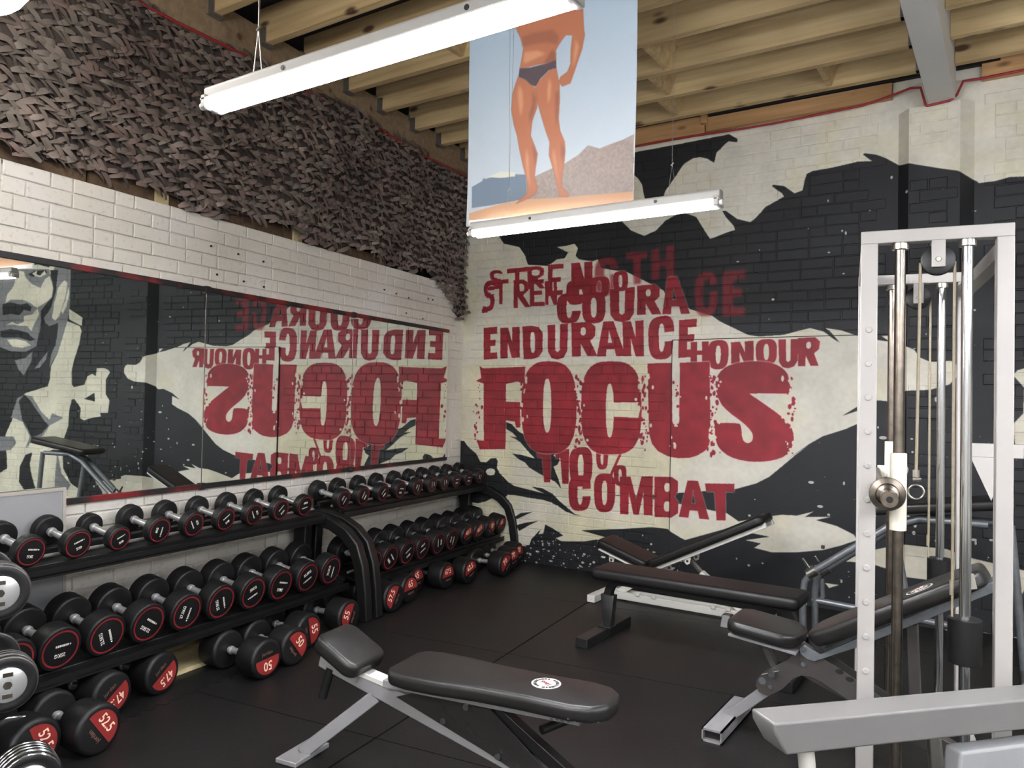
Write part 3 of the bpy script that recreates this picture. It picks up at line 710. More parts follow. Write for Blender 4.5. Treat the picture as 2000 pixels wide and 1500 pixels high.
def net_mat():
    m, nt, p = new_mat('camouflage_cloth')
    ge = nt.nodes.new('ShaderNodeNewGeometry')
    oi = nt.nodes.new('ShaderNodeObjectInfo')
    no = nt.nodes.new('ShaderNodeTexNoise'); no.inputs['Scale'].default_value = 2.4; no.inputs['Detail'].default_value = 3
    nt.links.new(ge.outputs['Position'], no.inputs['Vector'])
    a = nt.nodes.new('ShaderNodeMath'); a.operation = 'MULTIPLY_ADD'; a.inputs[1].default_value = 0.30
    nt.links.new(ge.outputs['Random Per Island'], a.inputs[0]); nt.links.new(no.outputs['Fac'], a.inputs[2])
    nt.links.new(ramp(nt, a.outputs[0], [(0.42, (92, 86, 81)), (0.6, (126, 107, 100)), (0.72, (112, 105, 97)), (0.9, (154, 136, 127))]), p.inputs['Base Color'])
    p.inputs['Roughness'].default_value = 0.6
    return m
M['net'] = net_mat()

# ------------------------------------------------------------------ the room
XR, YB, ZC = 9.5, -3.6, 3.84
def struct(o): return tag(o, kind='structure')
floor = struct(MB().box(((XR) / 2 - .3, (D + YB) / 2, -0.03), (XR + 1.4, D - YB + .6, 0.06)).build('floor', M['seam_black']))
# rubber mats laid along the left wall's direction
MATW, MATL = 1.83, 1.22                      # across the room, along the left wall
TD = math.tan(-DELTA)
for i in range(6):
    for j in range(0, 9):
        na, nb = -0.173 + i * MATW + .0045, -0.173 + (i + 1) * MATW - .0045
        ua, ub = -0.09 + j * MATL + .003, -0.09 + (j + 1) * MATL - .003
        na = max(na, -.02)
        poly = [(max(ua, na * TD + .002), na), (max(ua, nb * TD + .002), nb), (ub, nb), (ub, na)]
        c = W((ua + ub) / 2, (na + nb) / 2, 0)
        if ub <= nb * TD + .05 or c.x > XR or c.y < YB: continue
        MB().prism(poly, lambda a, b, t: W(a, b, t), 0.0, 0.008).build('rubber_mat', M['floor_rubber'], floor)
FZ = 0.008
ceiling = struct(MB().box((XR / 2 - .3, (D + YB) / 2, ZC + 0.02), (XR + 1.4, D - YB + .6, 0.04)).build('ceiling', M['dark_board']))
wall_back = struct(MB().box((XR / 2, YB - 0.05, ZC / 2), (XR + 2.4, 0.1, ZC)).build('wall_back', M['plain_wall']))
wall_right = struct(MB().box((XR + 0.05, (D + YB) / 2, ZC / 2), (0.1, D - YB, ZC)).build('wall_right', M['plain_wall']))
# walls: backing in mortar plane, bricks proud of it
mural_wall = struct(MB().box((XR / 2 - .1, D + 0.0535, ZC / 2), (XR + .5, 0.1, ZC)).build('wall_mural', M['mural']))
def left_box(u0, u1, n0, n1, z0, z1):
    return MB().prism([(u0, n0), (u1, n0), (u1, n1), (u0, n1)], lambda a, b, t: W(a, b, t), z0, z1)
wall_left = struct(left_box(-.2, 9.9, -0.13, -0.036, 0, 2.462).build('wall_left', M['painted_brick']))
wall_left_upper = struct(left_box(-.2, 9.9, -0.30, -0.20, 2.462, ZC).build('wall_left_upper', M['dark_void']))
ledge = left_box(-.2, 9.9, -0.30, -0.036, 2.440, 2.4615).build('ledge', M['painted_brick'], wall_left)

def brick_mesh(name, L, H, mat, seed):
    r = random.Random(seed)
    b = 0.0045; d = 0.0058
    j = lambda s=0.0016: r.uniform(-s, s)
    hx, hz = L / 2, H / 2
    out = [(-hx, -hz), (hx, -hz), (hx, hz), (-hx, hz)]
    v = [(x + j(), 0.0, z + j()) for x, z in out]
    v += [(x - math.copysign(.001, x) + j(), -d * 0.55, z - math.copysign(.001, z) + j()) for x, z in out]
    v += [(x - math.copysign(b, x) + j(), -d + j(.0012), z - math.copysign(b, z) + j()) for x, z in out]
    f = [(8, 9, 10, 11)]
    for a in (0, 4):
        for i in range(4):
            k_ = (i + 1) % 4
            f.append((a + i, a + k_, a + 4 + k_, a + 4 + i))
    mb = MB().add(v, f)
    me = mb.mesh(name, mat)
    me.polygons.foreach_set('use_smooth', [True] * len(me.polygons)); me.set_sharp_from_angle(angle=math.radians(12))
    return me
COURSE = 0.075
def brick_field(parent, mat, place, rz, a0, a1, z0, z1, inside, seed, limit, score):
    """bricks in courses; inside(a_mid, z_mid, half) keeps or drops; the best-seen are objects, the rest one mesh"""
    r = random.Random(seed)
    protos = {}
    for kind, L in (('s', 0.2185), ('h', 0.106), ('q', 0.1635)):
        protos[kind] = [brick_mesh('brick', L, 0.0695, mat, seed + 31 * q + len(kind) * 7 + int(L * 1000)) for q in range(3)]
    items = []
    row = 0
    z = z0
    while z + COURSE <= z1 + .02:
        a = a0 + (0.1125 if row % 2 else 0.0) - (0.056 if row % 3 == 1 else 0)
        while a < a1:
            kind = 's' if r.random() < .68 else ('h' if r.random() < .8 else 'q')
            L = {'s': .225, 'h': .1125, 'q': .170}[kind]
            am, zm = a + L / 2, z + COURSE / 2
            if a + L <= a1 + .03 and a >= a0 - .005 and inside(am, zm, L / 2):
                items.append((score(place(am, zm)), am, zm, kind, r.randrange(3), r.uniform(-.0015, .0012), r.uniform(-.006, .006)))
            a += L
        row += 1; z += COURSE
    items.sort(key=lambda t: -t[0])
    rest = MB()
    for i, (s, am, zm, kind, q, dn, tw) in enumerate(items):
        p = place(am, zm)
        me = protos[kind][q]
        off = Vector((math.sin(rz), -math.cos(rz), 0)) * dn
        if i < limit and s > 0:
            link('brick', me, parent, loc=p + off, rot=(0, tw * .3, rz))
        else:
            mt = Matrix.Rotation(rz, 3, 'Z')
            rest.add([mt @ v.co + p + off for v in me.vertices], [tuple(f.vertices) for f in me.polygons])
    if rest.v:
        tag(rest.build('brickwork', mat, parent, smooth=12), kind='stuff')
# mural wall: boarded-over opening (panel), a chamfered pier, bricks elsewhere
PX0, PX1, PZ = 2.03, 3.605, 1.917
panel = MB().box(((PX0 + PX1) / 2, D - 0.004, PZ / 2), (PX1 - PX0 - .004, 0.016, PZ - .004)).build('boarded_opening', M['mural'], mural_wall, bevel=0.002, seg=1)
MB().box((PX0 - .001, D - .003, PZ / 2), (.006, .012, PZ)).build('joint', M['dark_void'], mural_wall)
MB().box(((PX0 + PX1) / 2, D - .003, PZ + .001), (PX1 - PX0, .012, .005)).build('joint', M['dark_void'], mural_wall)
def in_mural(a, z, h):
    if PX0 - .02 < a + h and a - h < PX1 and z < PZ + .03: return False
    if 3.59 < a + h and a - h < 4.09: return False
    return z < 3.50 and a - h > -.02
brick_field(mural_wall, M['mural'], lambda a, z: Vector((a, D + 0.004, z)), 0.0, 0.005, 5.2, 0.0, 3.50, in_mural, 101, 290, lambda p: apparent(p))
brick_field(mural_wall, M['mural'], lambda a, z: Vector((a, D + 0.004, z)), 0.0, 5.2, XR, 0.0, 3.50, in_mural, 131, 0, lambda p: 0)
pier = MB().prism([(3.605, D + .02), (3.690, D - .085), (3.985, D - .085), (4.075, D + .02)], lambda a, b, t: (a, b, t), 0.0, 3.41).build('pier', M['mural'], mural_wall)
brick_field(pier, M['mural'], lambda a, z: Vector((a, D - 0.084, z)), 0.0, 3.695, 3.98, 0.0, 3.40, lambda a, z, h: True, 151, 200, lambda p: apparent(p))
# left wall: white painted bricks; those behind the mirror are left plain
MIR_U0, MIR_U1, MIR_Z0, MIR_Z1 = 0.295, 5.725, 0.93, 2.0
def in_left(a, z, h):
    if a - h < MIR_U1 and a + h > MIR_U0 and MIR_Z0 + .02 < z < MIR_Z1 - .02: return False
    return True
brick_field(wall_left, M['painted_brick'], lambda a, z: W(a, -0.033, z), LANG + PI / 2, 0.0, 7.5, -0.012, 2.462, in_left, 201, 295, lambda p: apparent(p))

# mirror panes with a taped trim above and below
mirror = empty('wall_mirror', W(2.3, -0.02, 0.90), 0, 'long wall mirror in three tall panes above the dumbbell racks', 'mirror')
IM = mirror.matrix_basis
def child_left(name, mb, mat, parent, **k):
    o = mb.build(name, mat, None, **k)
    o.parent = parent
    o.matrix_parent_inverse = Matrix.Translation(-Vector(parent.location)) if parent.type == 'EMPTY' else Matrix()
    return o
JOINTS = [0.297, 1.650, 3.012, 4.374, 5.725]
for a, b in zip(JOINTS[:-1], JOINTS[1:]):
    child_left('pane', left_box(a + .0015, b - .0015, -0.020, -0.014, 0.897, 2.018), M['mirror'], mirror)
    child_left('pane_edge', left_box(b - .0030, b + .0030, -0.020, -0.0135, 0.897, 2.018), M['steel'], mirror)
child_left('end_edge', left_box(.291, .298, -0.020, -0.0135, 0.897, 2.018), M['lamp_white'], mirror)
child_left('trim_upper', left_box(.285, 5.73, -0.021, -0.004, 2.014, 2.044), M['trim'], mirror, bevel=.002, seg=1)
child_left('trim_lower', left_box(.285, 5.73, -0.021, -0.004, 0.872, 0.901), M['trim'], mirror, bevel=.002, seg=1)
for u in JOINTS[1:-1]:
    child_left('clip', left_box(u - .018, u + .018, -0.021, 0.002, 0.868, 0.906), M['tape'], mirror, bevel=.002, seg=1)
    child_left('clip', left_box(u - .018, u + .018, -0.021, 0.002, 2.008, 2.048), M['tape'], mirror, bevel=.002, seg=1)
# old fixing holes in the bricks
for u, z in ((2.98, 2.29), (2.77, 2.28), (2.56, 2.27), (2.93, 2.13), (2.72, 2.12), (2.55, 2.11), (1.26, 2.27), (1.10, 2.26), (.92, 2.25), (.62, 2.28), (.55, 2.28), (.70, 2.10), (.95, 2.12)):
    mb = MB().lathe([(-.012, .006), (0.0, .006)], 10, 'x')
    o = mb.build('fixing_hole', M['dark_void'], wall_left, loc=W(u, -0.0195, z), rot=(0, 0, LANG))

# ------------------------------------------------------------------ ceiling timber
JB, JT = 3.60, 3.82
def joist(x0, x1, y):
    return link('joist', MB().box((0, 0, 0), (x1 - x0, 0.05, JT - JB)).mesh('joist', M['joist_wood']), ceiling, loc=((x0 + x1) / 2, y, (JB + JT) / 2))
JY = [5.55, 5.14, 4.74, 4.30, 3.90, 3.50, 3.10, 2.70, 2.30, 1.90, 1.50, 1.10, .70, .30, -.1, -.5, -1.0, -1.5, -2.0, -2.5, -3.0]
def left_x(y):                                # x of the wall plate's inner face at this depth
    u = (D - y) / math.cos(DELTA)
    return W(u, 0.03, 0).x
for y in JY:
    joist(left_x(y) - .01, 3.80, y)
    if y > 2.0: joist(3.96, XR, y)
    # metal hanger at the plate
    hb = MB().box((0, 0, 0), (0.06, 0.062, 0.10)).box((0.0, 0, -.052), (.06, .085, .004)).box((-.028, 0, .01), (.004, .13, .12))
    link('joist_hanger', hb.mesh('joist_hanger', M['hanger']), ceiling, loc=(left_x(y) + .03, y, JB + .045))
    hb2 = MB().box((0, 0, 0), (0.05, 0.062, 0.12)).box((.03, 0, 0), (.004, .13, .14))
    if y > 3.5: link('joist_hanger', hb2.mesh('joist_hanger', M['hanger']), ceiling, loc=(3.765, y, JB + .06))
for y0, y1, x in ((5.14, 5.55, 2.10), (4.30, 4.74, 2.35), (5.14, 5.55, 3.2), (4.74, 5.14, 1.0), (3.5, 3.9, 1.3), (4.74, 5.14, 2.2)):
    nb_ = MB().prism([(0, 0.11), (0, -.10), (.03, -.10), (.10, .11)], lambda a, b, t: (a, t, b), -(y1 - y0) / 2 + .025, (y1 - y0) / 2 - .025)
    link('noggin', nb_.mesh('noggin', M['joist_wood']), ceiling, loc=(x, (y0 + y1) / 2, JB + .11))
plate = left_box(-.1, 8.5, -0.10, 0.035, 3.46, 3.70).build('wall_plate', M['plate_wood'], ceiling)
rim = []
for x0, x1, z0, z1 in ((0.06, 2.28, 3.505, 3.64), (2.29, 3.58, 3.515, 3.62), (4.10, 6.8, 3.53, 3.68)):
    rim.append(link('rim_board', MB().box((0, 0, 0), (x1 - x0, 0.05, z1 - z0)).mesh('rim_board', M['rim_wood']), ceiling, loc=((x0 + x1) / 2, D - .022, (z0 + z1) / 2)))
link('rim_board', MB().box((0, 0, 0), (2.24, .04, .14)).mesh('rim_board', M['old_timber']), ceiling, loc=(1.15, D - .03, 3.72))
link('black_board', MB().box((0, 0, 0), (1.9, .04, .16)).mesh('black_board', M['dark_void']), ceiling, loc=(3.25, D - .028, 3.71))
for x in (1.1, 2.28): link('packer', MB().box((0, 0, 0), (.05, .06, .18)).mesh('packer', M['rim_wood']), ceiling, loc=(x, D - .035, 3.66))
beam = MB().box((3.88, (D - .1 + YB) / 2 + .02, 3.62), (0.155, D - .06 - YB, 0.42)).build('steel_beam', M['steel_beam'], bevel=.004)
tag(beam, 'white painted steel beam carrying the ceiling joists onto the brick pier', 'beam')
# red cable following the tops of both walls
pts = [W(u, 0.05, 3.455 + .012 * math.sin(u * 5)) for u in np.arange(5.6, 0.1, -.25)] + [Vector((0.09, D - .05, 3.44))]
pts += [Vector((x, D - .05, 3.49 + .008 * math.sin(x * 4))) for x in np.arange(.2, 3.5, .2)]
pts += [Vector(p) for p in ((3.60, D - .06, 3.53), (3.70, D - .12, 3.53), (3.76, D - .125, 3.52), (3.79, D - .13, 3.40), (3.80, D - .13, 3.39), (3.93, D - .13, 3.40), (3.965, D - .12, 3.43), (4.0, D - .10, 3.52), (4.1, D - .05, 3.535), (4.6, D - .05, 3.545), (5.4, D - .05, 3.55))]
tag(MB().tube(pts, .0085, 8).build('red_cable', M['red_cable'], smooth=60), 'thin red cable running along the tops of both brick walls', 'cable')

# ------------------------------------------------------------------ camouflage net over the upper left wall
net = empty('camouflage_net', W(2.5, 0, 2.47), 0, 'brown camouflage net hung over the upper left wall', 'net')
def net_low(u):
    if u < .62: return 2.47 - .34 * max(0, min(1, (0.62 - u) / .50)) ** 1.5 if u > .12 else 2.15 + .06 * (0.12 - u) / .12
    return 2.475 + .05 * math.sin(u * 3.1) ** 2 + (.05 if u > 3.6 else 0.0) * min(1, (u - 3.6))
def net_n(u, z): return -.012 + .028 * math.sin(u * 2.3 + z) + .022 * math.sin(u * 7 + z * 4) + .05 * max(0, min(1, (z - 2.5)))
sheet = MB()
us = np.linspace(0.02, 6.4, 110); zs_n = 16
for u in us:
    lo = net_low(u) + .02
    for k in range(zs_n):
        z = lo + (3.50 - lo) * k / (zs_n - 1)
        sheet.v.append(tuple(W(u, net_n(u, z) - .012, z)))
for i in range(len(us) - 1):
    for k in range(zs_n - 1):
        a = i * zs_n + k
        sheet.f.append((a, a + zs_n, a + zs_n + 1, a + 1))
o = child_left('net_backing', sheet, simple('net_backing', (78, 69, 65), .9, var=.4, vscale=9), net, smooth=80)
def leaf(seed):
    r = random.Random(seed)
    L = r.uniform(.080, .125); w = r.uniform(.018, .030); mb = MB()
    v = []; n = 5
    for i in range(n):
        t = i / (n - 1)
        x = (t - .5) * L
        y = -.010 - .020 * math.sin(t * PI) * r.uniform(.7, 1.2)
        ww = w * (0.45 + .75 * math.sin(t * PI * .9 + .15))
        tw = .5 * math.sin(t * 3)
        v += [(x, y - tw * ww * .5, -ww / 2), (x, y + tw * ww * .5, ww / 2)]
    return mb.add(v, [(2 * i, 2 * i + 2, 2 * i + 3, 2 * i + 1) for i in range(n - 1)])
leaves = [leaf(300 + i) for i in range(6)]
leaf_meshes = [l.mesh('net_leaf', M['net'], 80) for l in leaves]
cand = []
u = 0.05
stepu, stepz = .052, .032
ro = 0
z = 2.10
while z < 3.52:
    u = 0.04 + (stepu / 2 if ro % 2 else 0)
    while u < 6.3:
        uu, zz = u + rng.uniform(-.02, .02), z + rng.uniform(-.012, .012)
        if zz > net_low(uu) - .01 and zz < 3.49:
            p = W(uu, net_n(uu, zz), zz)
            a = (0.75 if (ro % 2) else -.30) + rng.uniform(-.35, .35)
            cand.append((apparent(p), p, a, rng.randrange(6), rng.uniform(-.4, .4), rng.uniform(-.3, .3)))
        u += stepu
    z += stepz; ro += 1
cand.sort(key=lambda t: -t[0])
rest = MB()
for i, (s, p, a, q, tx, tz) in enumerate(cand):
    e = (tx, a, LANG + PI / 2 + tz)
    if i < 290:
        o = link('net_leaf', leaf_meshes[q], net, loc=p - Vector(net.location), rot=e)
    else:
        from mathutils import Euler
        mt = Euler(e, 'XYZ').to_matrix()
        rest.add([mt @ Vector(v) + p for v in leaves[q].v], leaves[q].f)
me = rest.mesh('net_leaves', M['net'], 80)
o = link('net_leaves', me, net); o.matrix_parent_inverse = Matrix.Translation(-Vector(net.location)); tag(o, kind='stuff')
# boards standing on the wall top behind the lower edge of the net
for u0, u1, z1 in ((2.9, 3.72, 2.57), (3.74, 5.6, 2.60), (2.25, 2.86, 2.55), (1.2, 2.2, 2.54)):
    tag(left_box(u0, u1, -.10, -.066, 2.463, z1).build('timber_board', M['old_timber'], wall_left_upper), None)
for u in (3.30, 2.22, 1.75, 1.25):
    left_box(u - .04, u + .04, -.085, -.05, 2.463, 2.62).build('timber_post', M['ply'] if u in (3.30, 2.22) else M['old_timber'], wall_left_upper)
# ------------------------------------------------------------------ helpers for text as flat print
_text_cache = {}
def text_mesh(s, size, mat, width=1.0, bold=0.0):
    key = (s, size, mat.name, width)
    if key in _text_cache: return _text_cache[key]
    cu = bpy.data.curves.new('lettering', 'FONT')
    cu.body = s; cu.size = size; cu.align_x = 'CENTER'; cu.align_y = 'CENTER'; cu.resolution_u = 2; cu.offset = bold
    cu.extrude = 0.0004
    ob = bpy.data.objects.new('lettering', cu)
    COL.objects.link(ob)
    dg = bpy.context.evaluated_depsgraph_get()
    me = bpy.data.meshes.new_from_object(ob.evaluated_get(dg))
    bpy.data.objects.remove(ob)
    me.materials.clear(); me.materials.append(mat)
    if width != 1.0:
        for v in me.vertices: v.co.x *= width
    me.name = 'lettering'
    _text_cache[key] = me
    return me
ORD = ['first', 'second', 'third', 'fourth', 'fifth', 'sixth', 'seventh', 'eighth', 'ninth', 'tenth', 'eleventh', 'twelfth']
def face_matrix(x, roll):
    """text plane onto a dumbbell end facing +x: text right = +y, text up = z (seen from +x), rolled"""
    return Matrix.Translation((x, 0, 0)) @ Matrix.Rotation(roll, 4, 'X') @ Matrix(((0, 0, 1, 0), (1, 0, 0, 0), (0, 1, 0, 0), (0, 0, 0, 1)))

# ------------------------------------------------------------------ lamps
def batten(x0, x1, y, z, label, wr=.0016, group=None):
    L = x1 - x0
    t = empty('fluorescent_batten', ((x0 + x1) / 2, y, z), 0, label, 'lamp', group)
    MB().prism([(-.024, .022), (.024, .022), (.025, .052), (.018, .060), (-.018, .060), (-.025, .052)], lambda a, b, tt: (tt, a, b), -L / 2, L / 2).build('housing', M['batten_white'], t, bevel=.003)
    MB().box((0, 0, .0195), (L, .072, .004)).build('added_shield', M['lamp_white'], t)  # flange added to keep the tubes' light off the housing sides
    for s in (-1, 1):
        MB().box((s * (L / 2 - .012), 0, .012), (.022, .072, .040)).build('end_cap', M['batten_white'], t, bevel=.004)
        MB().tube([(s * L / 2, -.019, .004), (s * (L / 2 + .012), -.019, .004)], .011, 12).build('lamp_holder', M['lamp_white'], t, smooth=40)
    for s in (-1, 1):
        MB().tube([(-L / 2 + .02, s * .019, .002), (L / 2 - .02, s * .019, .002)], .0125, 14).build('tube', M['tube_glow'], t, smooth=40)
    for k in (-.22, .28):
        MB().lathe([(-.0262, .007), (-.022, .007)], 10, 'y', (k * L, 0, .040)).build('knockout', M['tape'], t)
    if wr:
        for k in (-.33, .33):
            zt = JB - z
            MB().tube([(k * L - .018, 0, .058), (k * L, 0, .19), (k * L + .010, .01, zt)], wr, 6).tube([(k * L + .020, 0, .058), (k * L, 0, .19), (k * L - .012, -.01, zt)], wr, 6).tube([(k * L - .006, 0, .185), (k * L + .006, 0, .195)], wr * 3, 6).build('hanging_wire', M['steel'], t)
    return t
batten(2.29, 3.52, 1.39, 2.262, 'nearer twin-tube fluorescent batten hanging on wires at the top of the photo')
batten(2.125, 3.325, 2.93, 2.198, 'farther twin-tube fluorescent batten hanging just below the banner', .0007)
G = 'added ceiling lights beyond the view'
for x, y in ((4.75, 2.93), (7.0, 2.93), (4.9, 1.39), (7.2, 1.2), (2.6, -.6), (5.2, -.6), (7.6, -.8), (2.6, -2.4), (5.4, -2.4)):  # unseen battens added to raise the brightness of the room
    batten(x, x + 1.2, y, 2.25, 'added twin-tube fluorescent batten out of view, brightening the room', group=G)
# a round opal lamp at the very edge of the view
gl = empty('globe_lamp', (1.58, 1.06, 2.745), 0, 'round white lamp at the top left corner of the photo', 'lamp')
MB().lathe([(.145 * math.cos(a), max(.002, .145 * math.sin(a))) for a in np.linspace(0, PI, 15)], 24, 'z').build('globe', emit('opal_glow', (255, 250, 244), 11.0), gl, smooth=80)
MB().tube([(0, 0, .15), (0, 0, .21)], .04, 16).build('lamp_holder', M['lamp_white'], gl, smooth=40)
MB().tube([(0, 0, .2), (0, 0, JB - 2.745)], .004, 8).build('flex', M['lamp_white'], gl)

# ------------------------------------------------------------------ hanging banner
def make_banner():
    X0, X1, Z0, Z1 = 2.035, 2.925, 2.265, 3.575
    ppm = 620
    w, h = int((X1 - X0) * ppm), int((Z1 - Z0) * ppm)
    img = np.zeros((h, w, 3), np.float32)
    t = np.linspace(0, 1, h)[:, None, None]
    img[:] = np.array((190, 200, 206)) * (1 - t) + np.array((140, 170, 198)) * t
    # photographed sky: paler to the right
    img += (np.linspace(-6, 10, w)[None, :, None])
    cols = {'b': (84, 104, 126), 'l': (206, 208, 190), 'h': (128, 112, 108), 'o': (198, 142, 100), 'w': (232, 228, 222), 's': (172, 92, 58), 'd': (60, 44, 36), 'd2': (132, 66, 44), 't': (62, 48, 56), 'hl': (216, 148, 104), 'sh': (124, 60, 42)}
    R = np.random.RandomState(3)
    for c, p in POSTER_POLYS:
        m = fill_mask((h, w), [((x / 1000 - X0) * ppm, (z / 1000 - Z0) * ppm) for x, z in p])
        if c in ('b', 'h'):
            for _ in range(160):
                x, y = R.randint(0, w), R.randint(0, h); 
                if m[y, x] > 0: m[max(0, y - 4):y + R.randint(2, 14), max(0, x - 5):x + 5] = 1
        if c == 's': over(img, np.clip(blur(m, 2), 0, 1), (120, 60, 42), .8); m = m * blur(m, 5) ** .6
        over(img, blur(m, 5 if c in ('hl', 'sh', 'd2') else 1), cols[c], .75 if c in ('hl', 'sh', 'd2') else 1)
        if c == 'h':
            n_ = R.rand(h // 5 + 2, w // 5 + 2).astype(np.float32).repeat(5, 0).repeat(5, 1)[:h, :w]
            over(img, blur(m * n_, 2), (168, 150, 136), .7)
    img = img * .80 + 42                                   # print paled all over: lens glare painted into its colour
    a = np.ones((h, w, 4), np.float32); a[..., :3] = np.clip(img, 0, 255) / 255
    im = bpy.data.images.new('banner_print', w, h); im.pixels.foreach_set(a.ravel()); im.update(); im.pack()
    m, nt, p = new_mat('banner_print')
    ge = nt.nodes.new('ShaderNodeTexCoord')
    tx = nt.nodes.new('ShaderNodeTexImage'); tx.image = im; tx.extension = 'EXTEND'
    nt.links.new(ge.outputs['UV'], tx.inputs[0]); nt.links.new(tx.outputs[0], p.inputs['Base Color'])
    p.inputs['Roughness'].default_value = .38
    t_ = empty('hanging_banner', ((X0 + X1) / 2, 3.0, Z0), 0, 'hanging vinyl banner printed with a tanned muscular figure in dark trunks', 'banner')
    W_, H_ = X1 - X0, Z1 - Z0
    NX, NZ = 14, 20
    mb = MB()
    for side in (0, 1):
        for i in range(NX + 1):
            for j in range(NZ + 1):
                x = (i / NX - .5) * W_; z = j / NZ * H_
                y = .008 * math.sin(i / NX * 5 + j * .3) * (1 - j / NZ) + (.0008 if side else -.0008)
                mb.v.append((x, y, z))
    def ix(s, i, j): return s * (NX + 1) * (NZ + 1) + i * (NZ + 1) + j
    for s in (0, 1):
        for i in range(NX):
            for j in range(NZ):
                q = (ix(s, i, j), ix(s, i + 1, j), ix(s, i + 1, j + 1), ix(s, i, j + 1))
                mb.f.append(q if s == 0 else q[::-1])
    me = mb.mesh('print', m, 80)
    uv = me.uv_layers.new(name='UVMap')
    for l in me.loops:
        c = me.vertices[l.vertex_index].co
        uv.data[l.index].uv = (c.x / W_ + .5, c.z / H_)
    link('print', me, t_)
    MB().tube([(-W_ / 2 - .01, 0, H_), (W_ / 2 + .01, 0, H_)], .009, 10).build('top_rod', M['lamp_white'], t_, smooth=40)
    for x in (-.3, .3): MB().tube([(x, 0, H_), (x, 0, JB + .02 - Z0)], .002, 6).build('cord', M['lamp_white'], t_)
make_banner()

# ------------------------------------------------------------------ dumbbells
def round_head(x0, x1, R, e):
    pr = []
    for a in np.linspace(0, PI / 2, 5): pr.append((x0 + e - e * math.cos(a), R - e + e * math.sin(a)))
    for a in np.linspace(PI / 2, 0, 5): pr.append((x1 - e + e * math.cos(a), R - e + e * math.sin(a)))
    return pr
_db = {}
def db_meshes(kind, R, hl, grip):
    key = (kind, R, hl, grip)
    if key in _db: return _db[key]
    S = 28
    T = grip + 2 * hl
    h0 = MB().lathe(round_head(-hl, 0, R, .010 if kind == 'ring' else .018), S).mesh('head', M['black_rubber'], 50)
    h1 = MB().lathe(round_head(-T, -T + hl, R, .010 if kind == 'ring' else .018), S).mesh('head', M['black_rubber'], 50)
    g = grip
    pr = [(-hl - g - .004, .017), (-hl - g + .008, .017), (-hl - g + .009, .0215), (-hl - g + .020, .0215), (-hl - g + .022, .016), (-hl - g * .5, .0175), (-hl - .022, .016), (-hl - .020, .0215), (-hl - .009, .0215), (-hl - .008, .017), (-hl + .004, .017)]
    hd = MB().lathe(pr, 14).mesh('handle', M['handle_steel'], 40)
    def disc(r0, r1, x, mat, name, a0=0, a1=2 * PI, n=40):
        v = []; f = []
        for i in range(n + 1):
            t = a0 + (a1 - a0) * i / n
            for r in (r0, r1): v.append((x, r * math.cos(t), r * math.sin(t)))
        for i in range(n): f.append((2 * i, 2 * i + 1, 2 * i + 3, 2 * i + 2))
        return MB().add(v, f).mesh(name, mat)
    if kind == 'ring':
        face = disc(.76 * R, .84 * R, .0007, M['red_print'], 'ring')
        # a small diamond and a line of fine print too small to read
        mb = MB()
        def blk(a, b, c, d): mb.add([(.0008, a, b), (.0008, c, b), (.0008, c, d), (.0008, a, d)], [(0, 1, 2, 3)])
        x = -.34
        for q in (.07, .06, .08, .05, .07, .06, .07):
            blk(x * R, -.20 * R, (x + q) * R, -.10 * R); x += q + .022
        mb.add([(.0008, -.47 * R, -.15 * R), (.0008, -.42 * R, -.20 * R), (.0008, -.37 * R, -.15 * R), (.0008, -.42 * R, -.10 * R)], [(0, 1, 2, 3)])
        pr_ = mb.mesh('fine_print', M['white_print'])
    else:
        r = .76 * R; n = 30; ch = .06 * R; a = math.asin(ch / r)
        v = [(.0007, r * math.cos(t), r * math.sin(t)) for t in np.linspace(a - PI * 1.0 - 2 * a, a, n)]
        v = [(.0007, r * math.cos(t), r * math.sin(t)) for t in np.linspace(-a, PI + a, n)]
        face = MB().add(v, [tuple(range(n))]).mesh('red_face', M['red_face'])
        pr_ = None
    _db[key] = (h0, h1, hd, face, pr_)
    return _db[key]
def dumbbell(pos, heading, kind, R, hl, grip, roll, text, label, group, pitch=0.0):
    """pos: centre of the visible end face; heading: direction the end face looks towards"""
    t = bpy.data.objects.new('dumbbell', None); COL.objects.link(t); t.empty_display_size = .05
    t.location = pos; t.rotation_euler = (0, pitch, heading)
    tag(t, label, 'dumbbell', group)
    h0, h1, hd, face, pr_ = db_meshes(kind, R, hl, grip)
    link('head', h0, t); link('head', h1, t); link('handle', hd, t)
    if kind == 'ring':
        link('ring', face, t)
        link('fine_print', pr_, t, rot=(roll, 0, 0))
        if text:
            o = link('lettering', text_mesh(text, .25 * R, M['white_print'], .85, .0004), t)
            o.matrix_local = face_matrix(.0008, roll) @ Matrix.Translation((0, .28 * R, 0))
    else:
        link('red_face', face, t, rot=(roll, 0, 0))
        o = link('lettering', text_mesh(text, (.66 if len(text) < 3 else .56) * R, M['cream_print'], .85, .0006), t)
        o.matrix_local = face_matrix(.0010, roll) @ Matrix.Translation((0, .32 * R, 0))
        o = link('maker_name', text_mesh('jordan', .27 * R, M['dull_print'], 1.0), t)
        o.matrix_local = face_matrix(.0008, roll) @ Matrix.Translation((0, -.32 * R, 0)) @ Matrix.Rotation(PI, 4, 'Z')
    return t
RT = math.radians(11)                                       # the shelves slope down to the front
r2 = random.Random(21)
TZ, MZ = .667, .262                                         # top of the rails, upper and lower tier
top1 = [4.18, 3.97, 3.76, 3.54, 3.33, 3.115, 2.905, 2.69, 2.48]
top2 = [2.10, 1.89, 1.66, 1.44, 1.21, 1.00, .81, .62, .415, .21]
mid1 = [4.36, 4.17, 3.96, 3.75, 3.535, 3.32, 3.10, 2.89, 2.67, 2.46]
mid2 = [2.025, 1.835, 1.63, 1.43, 1.21, 1.01]
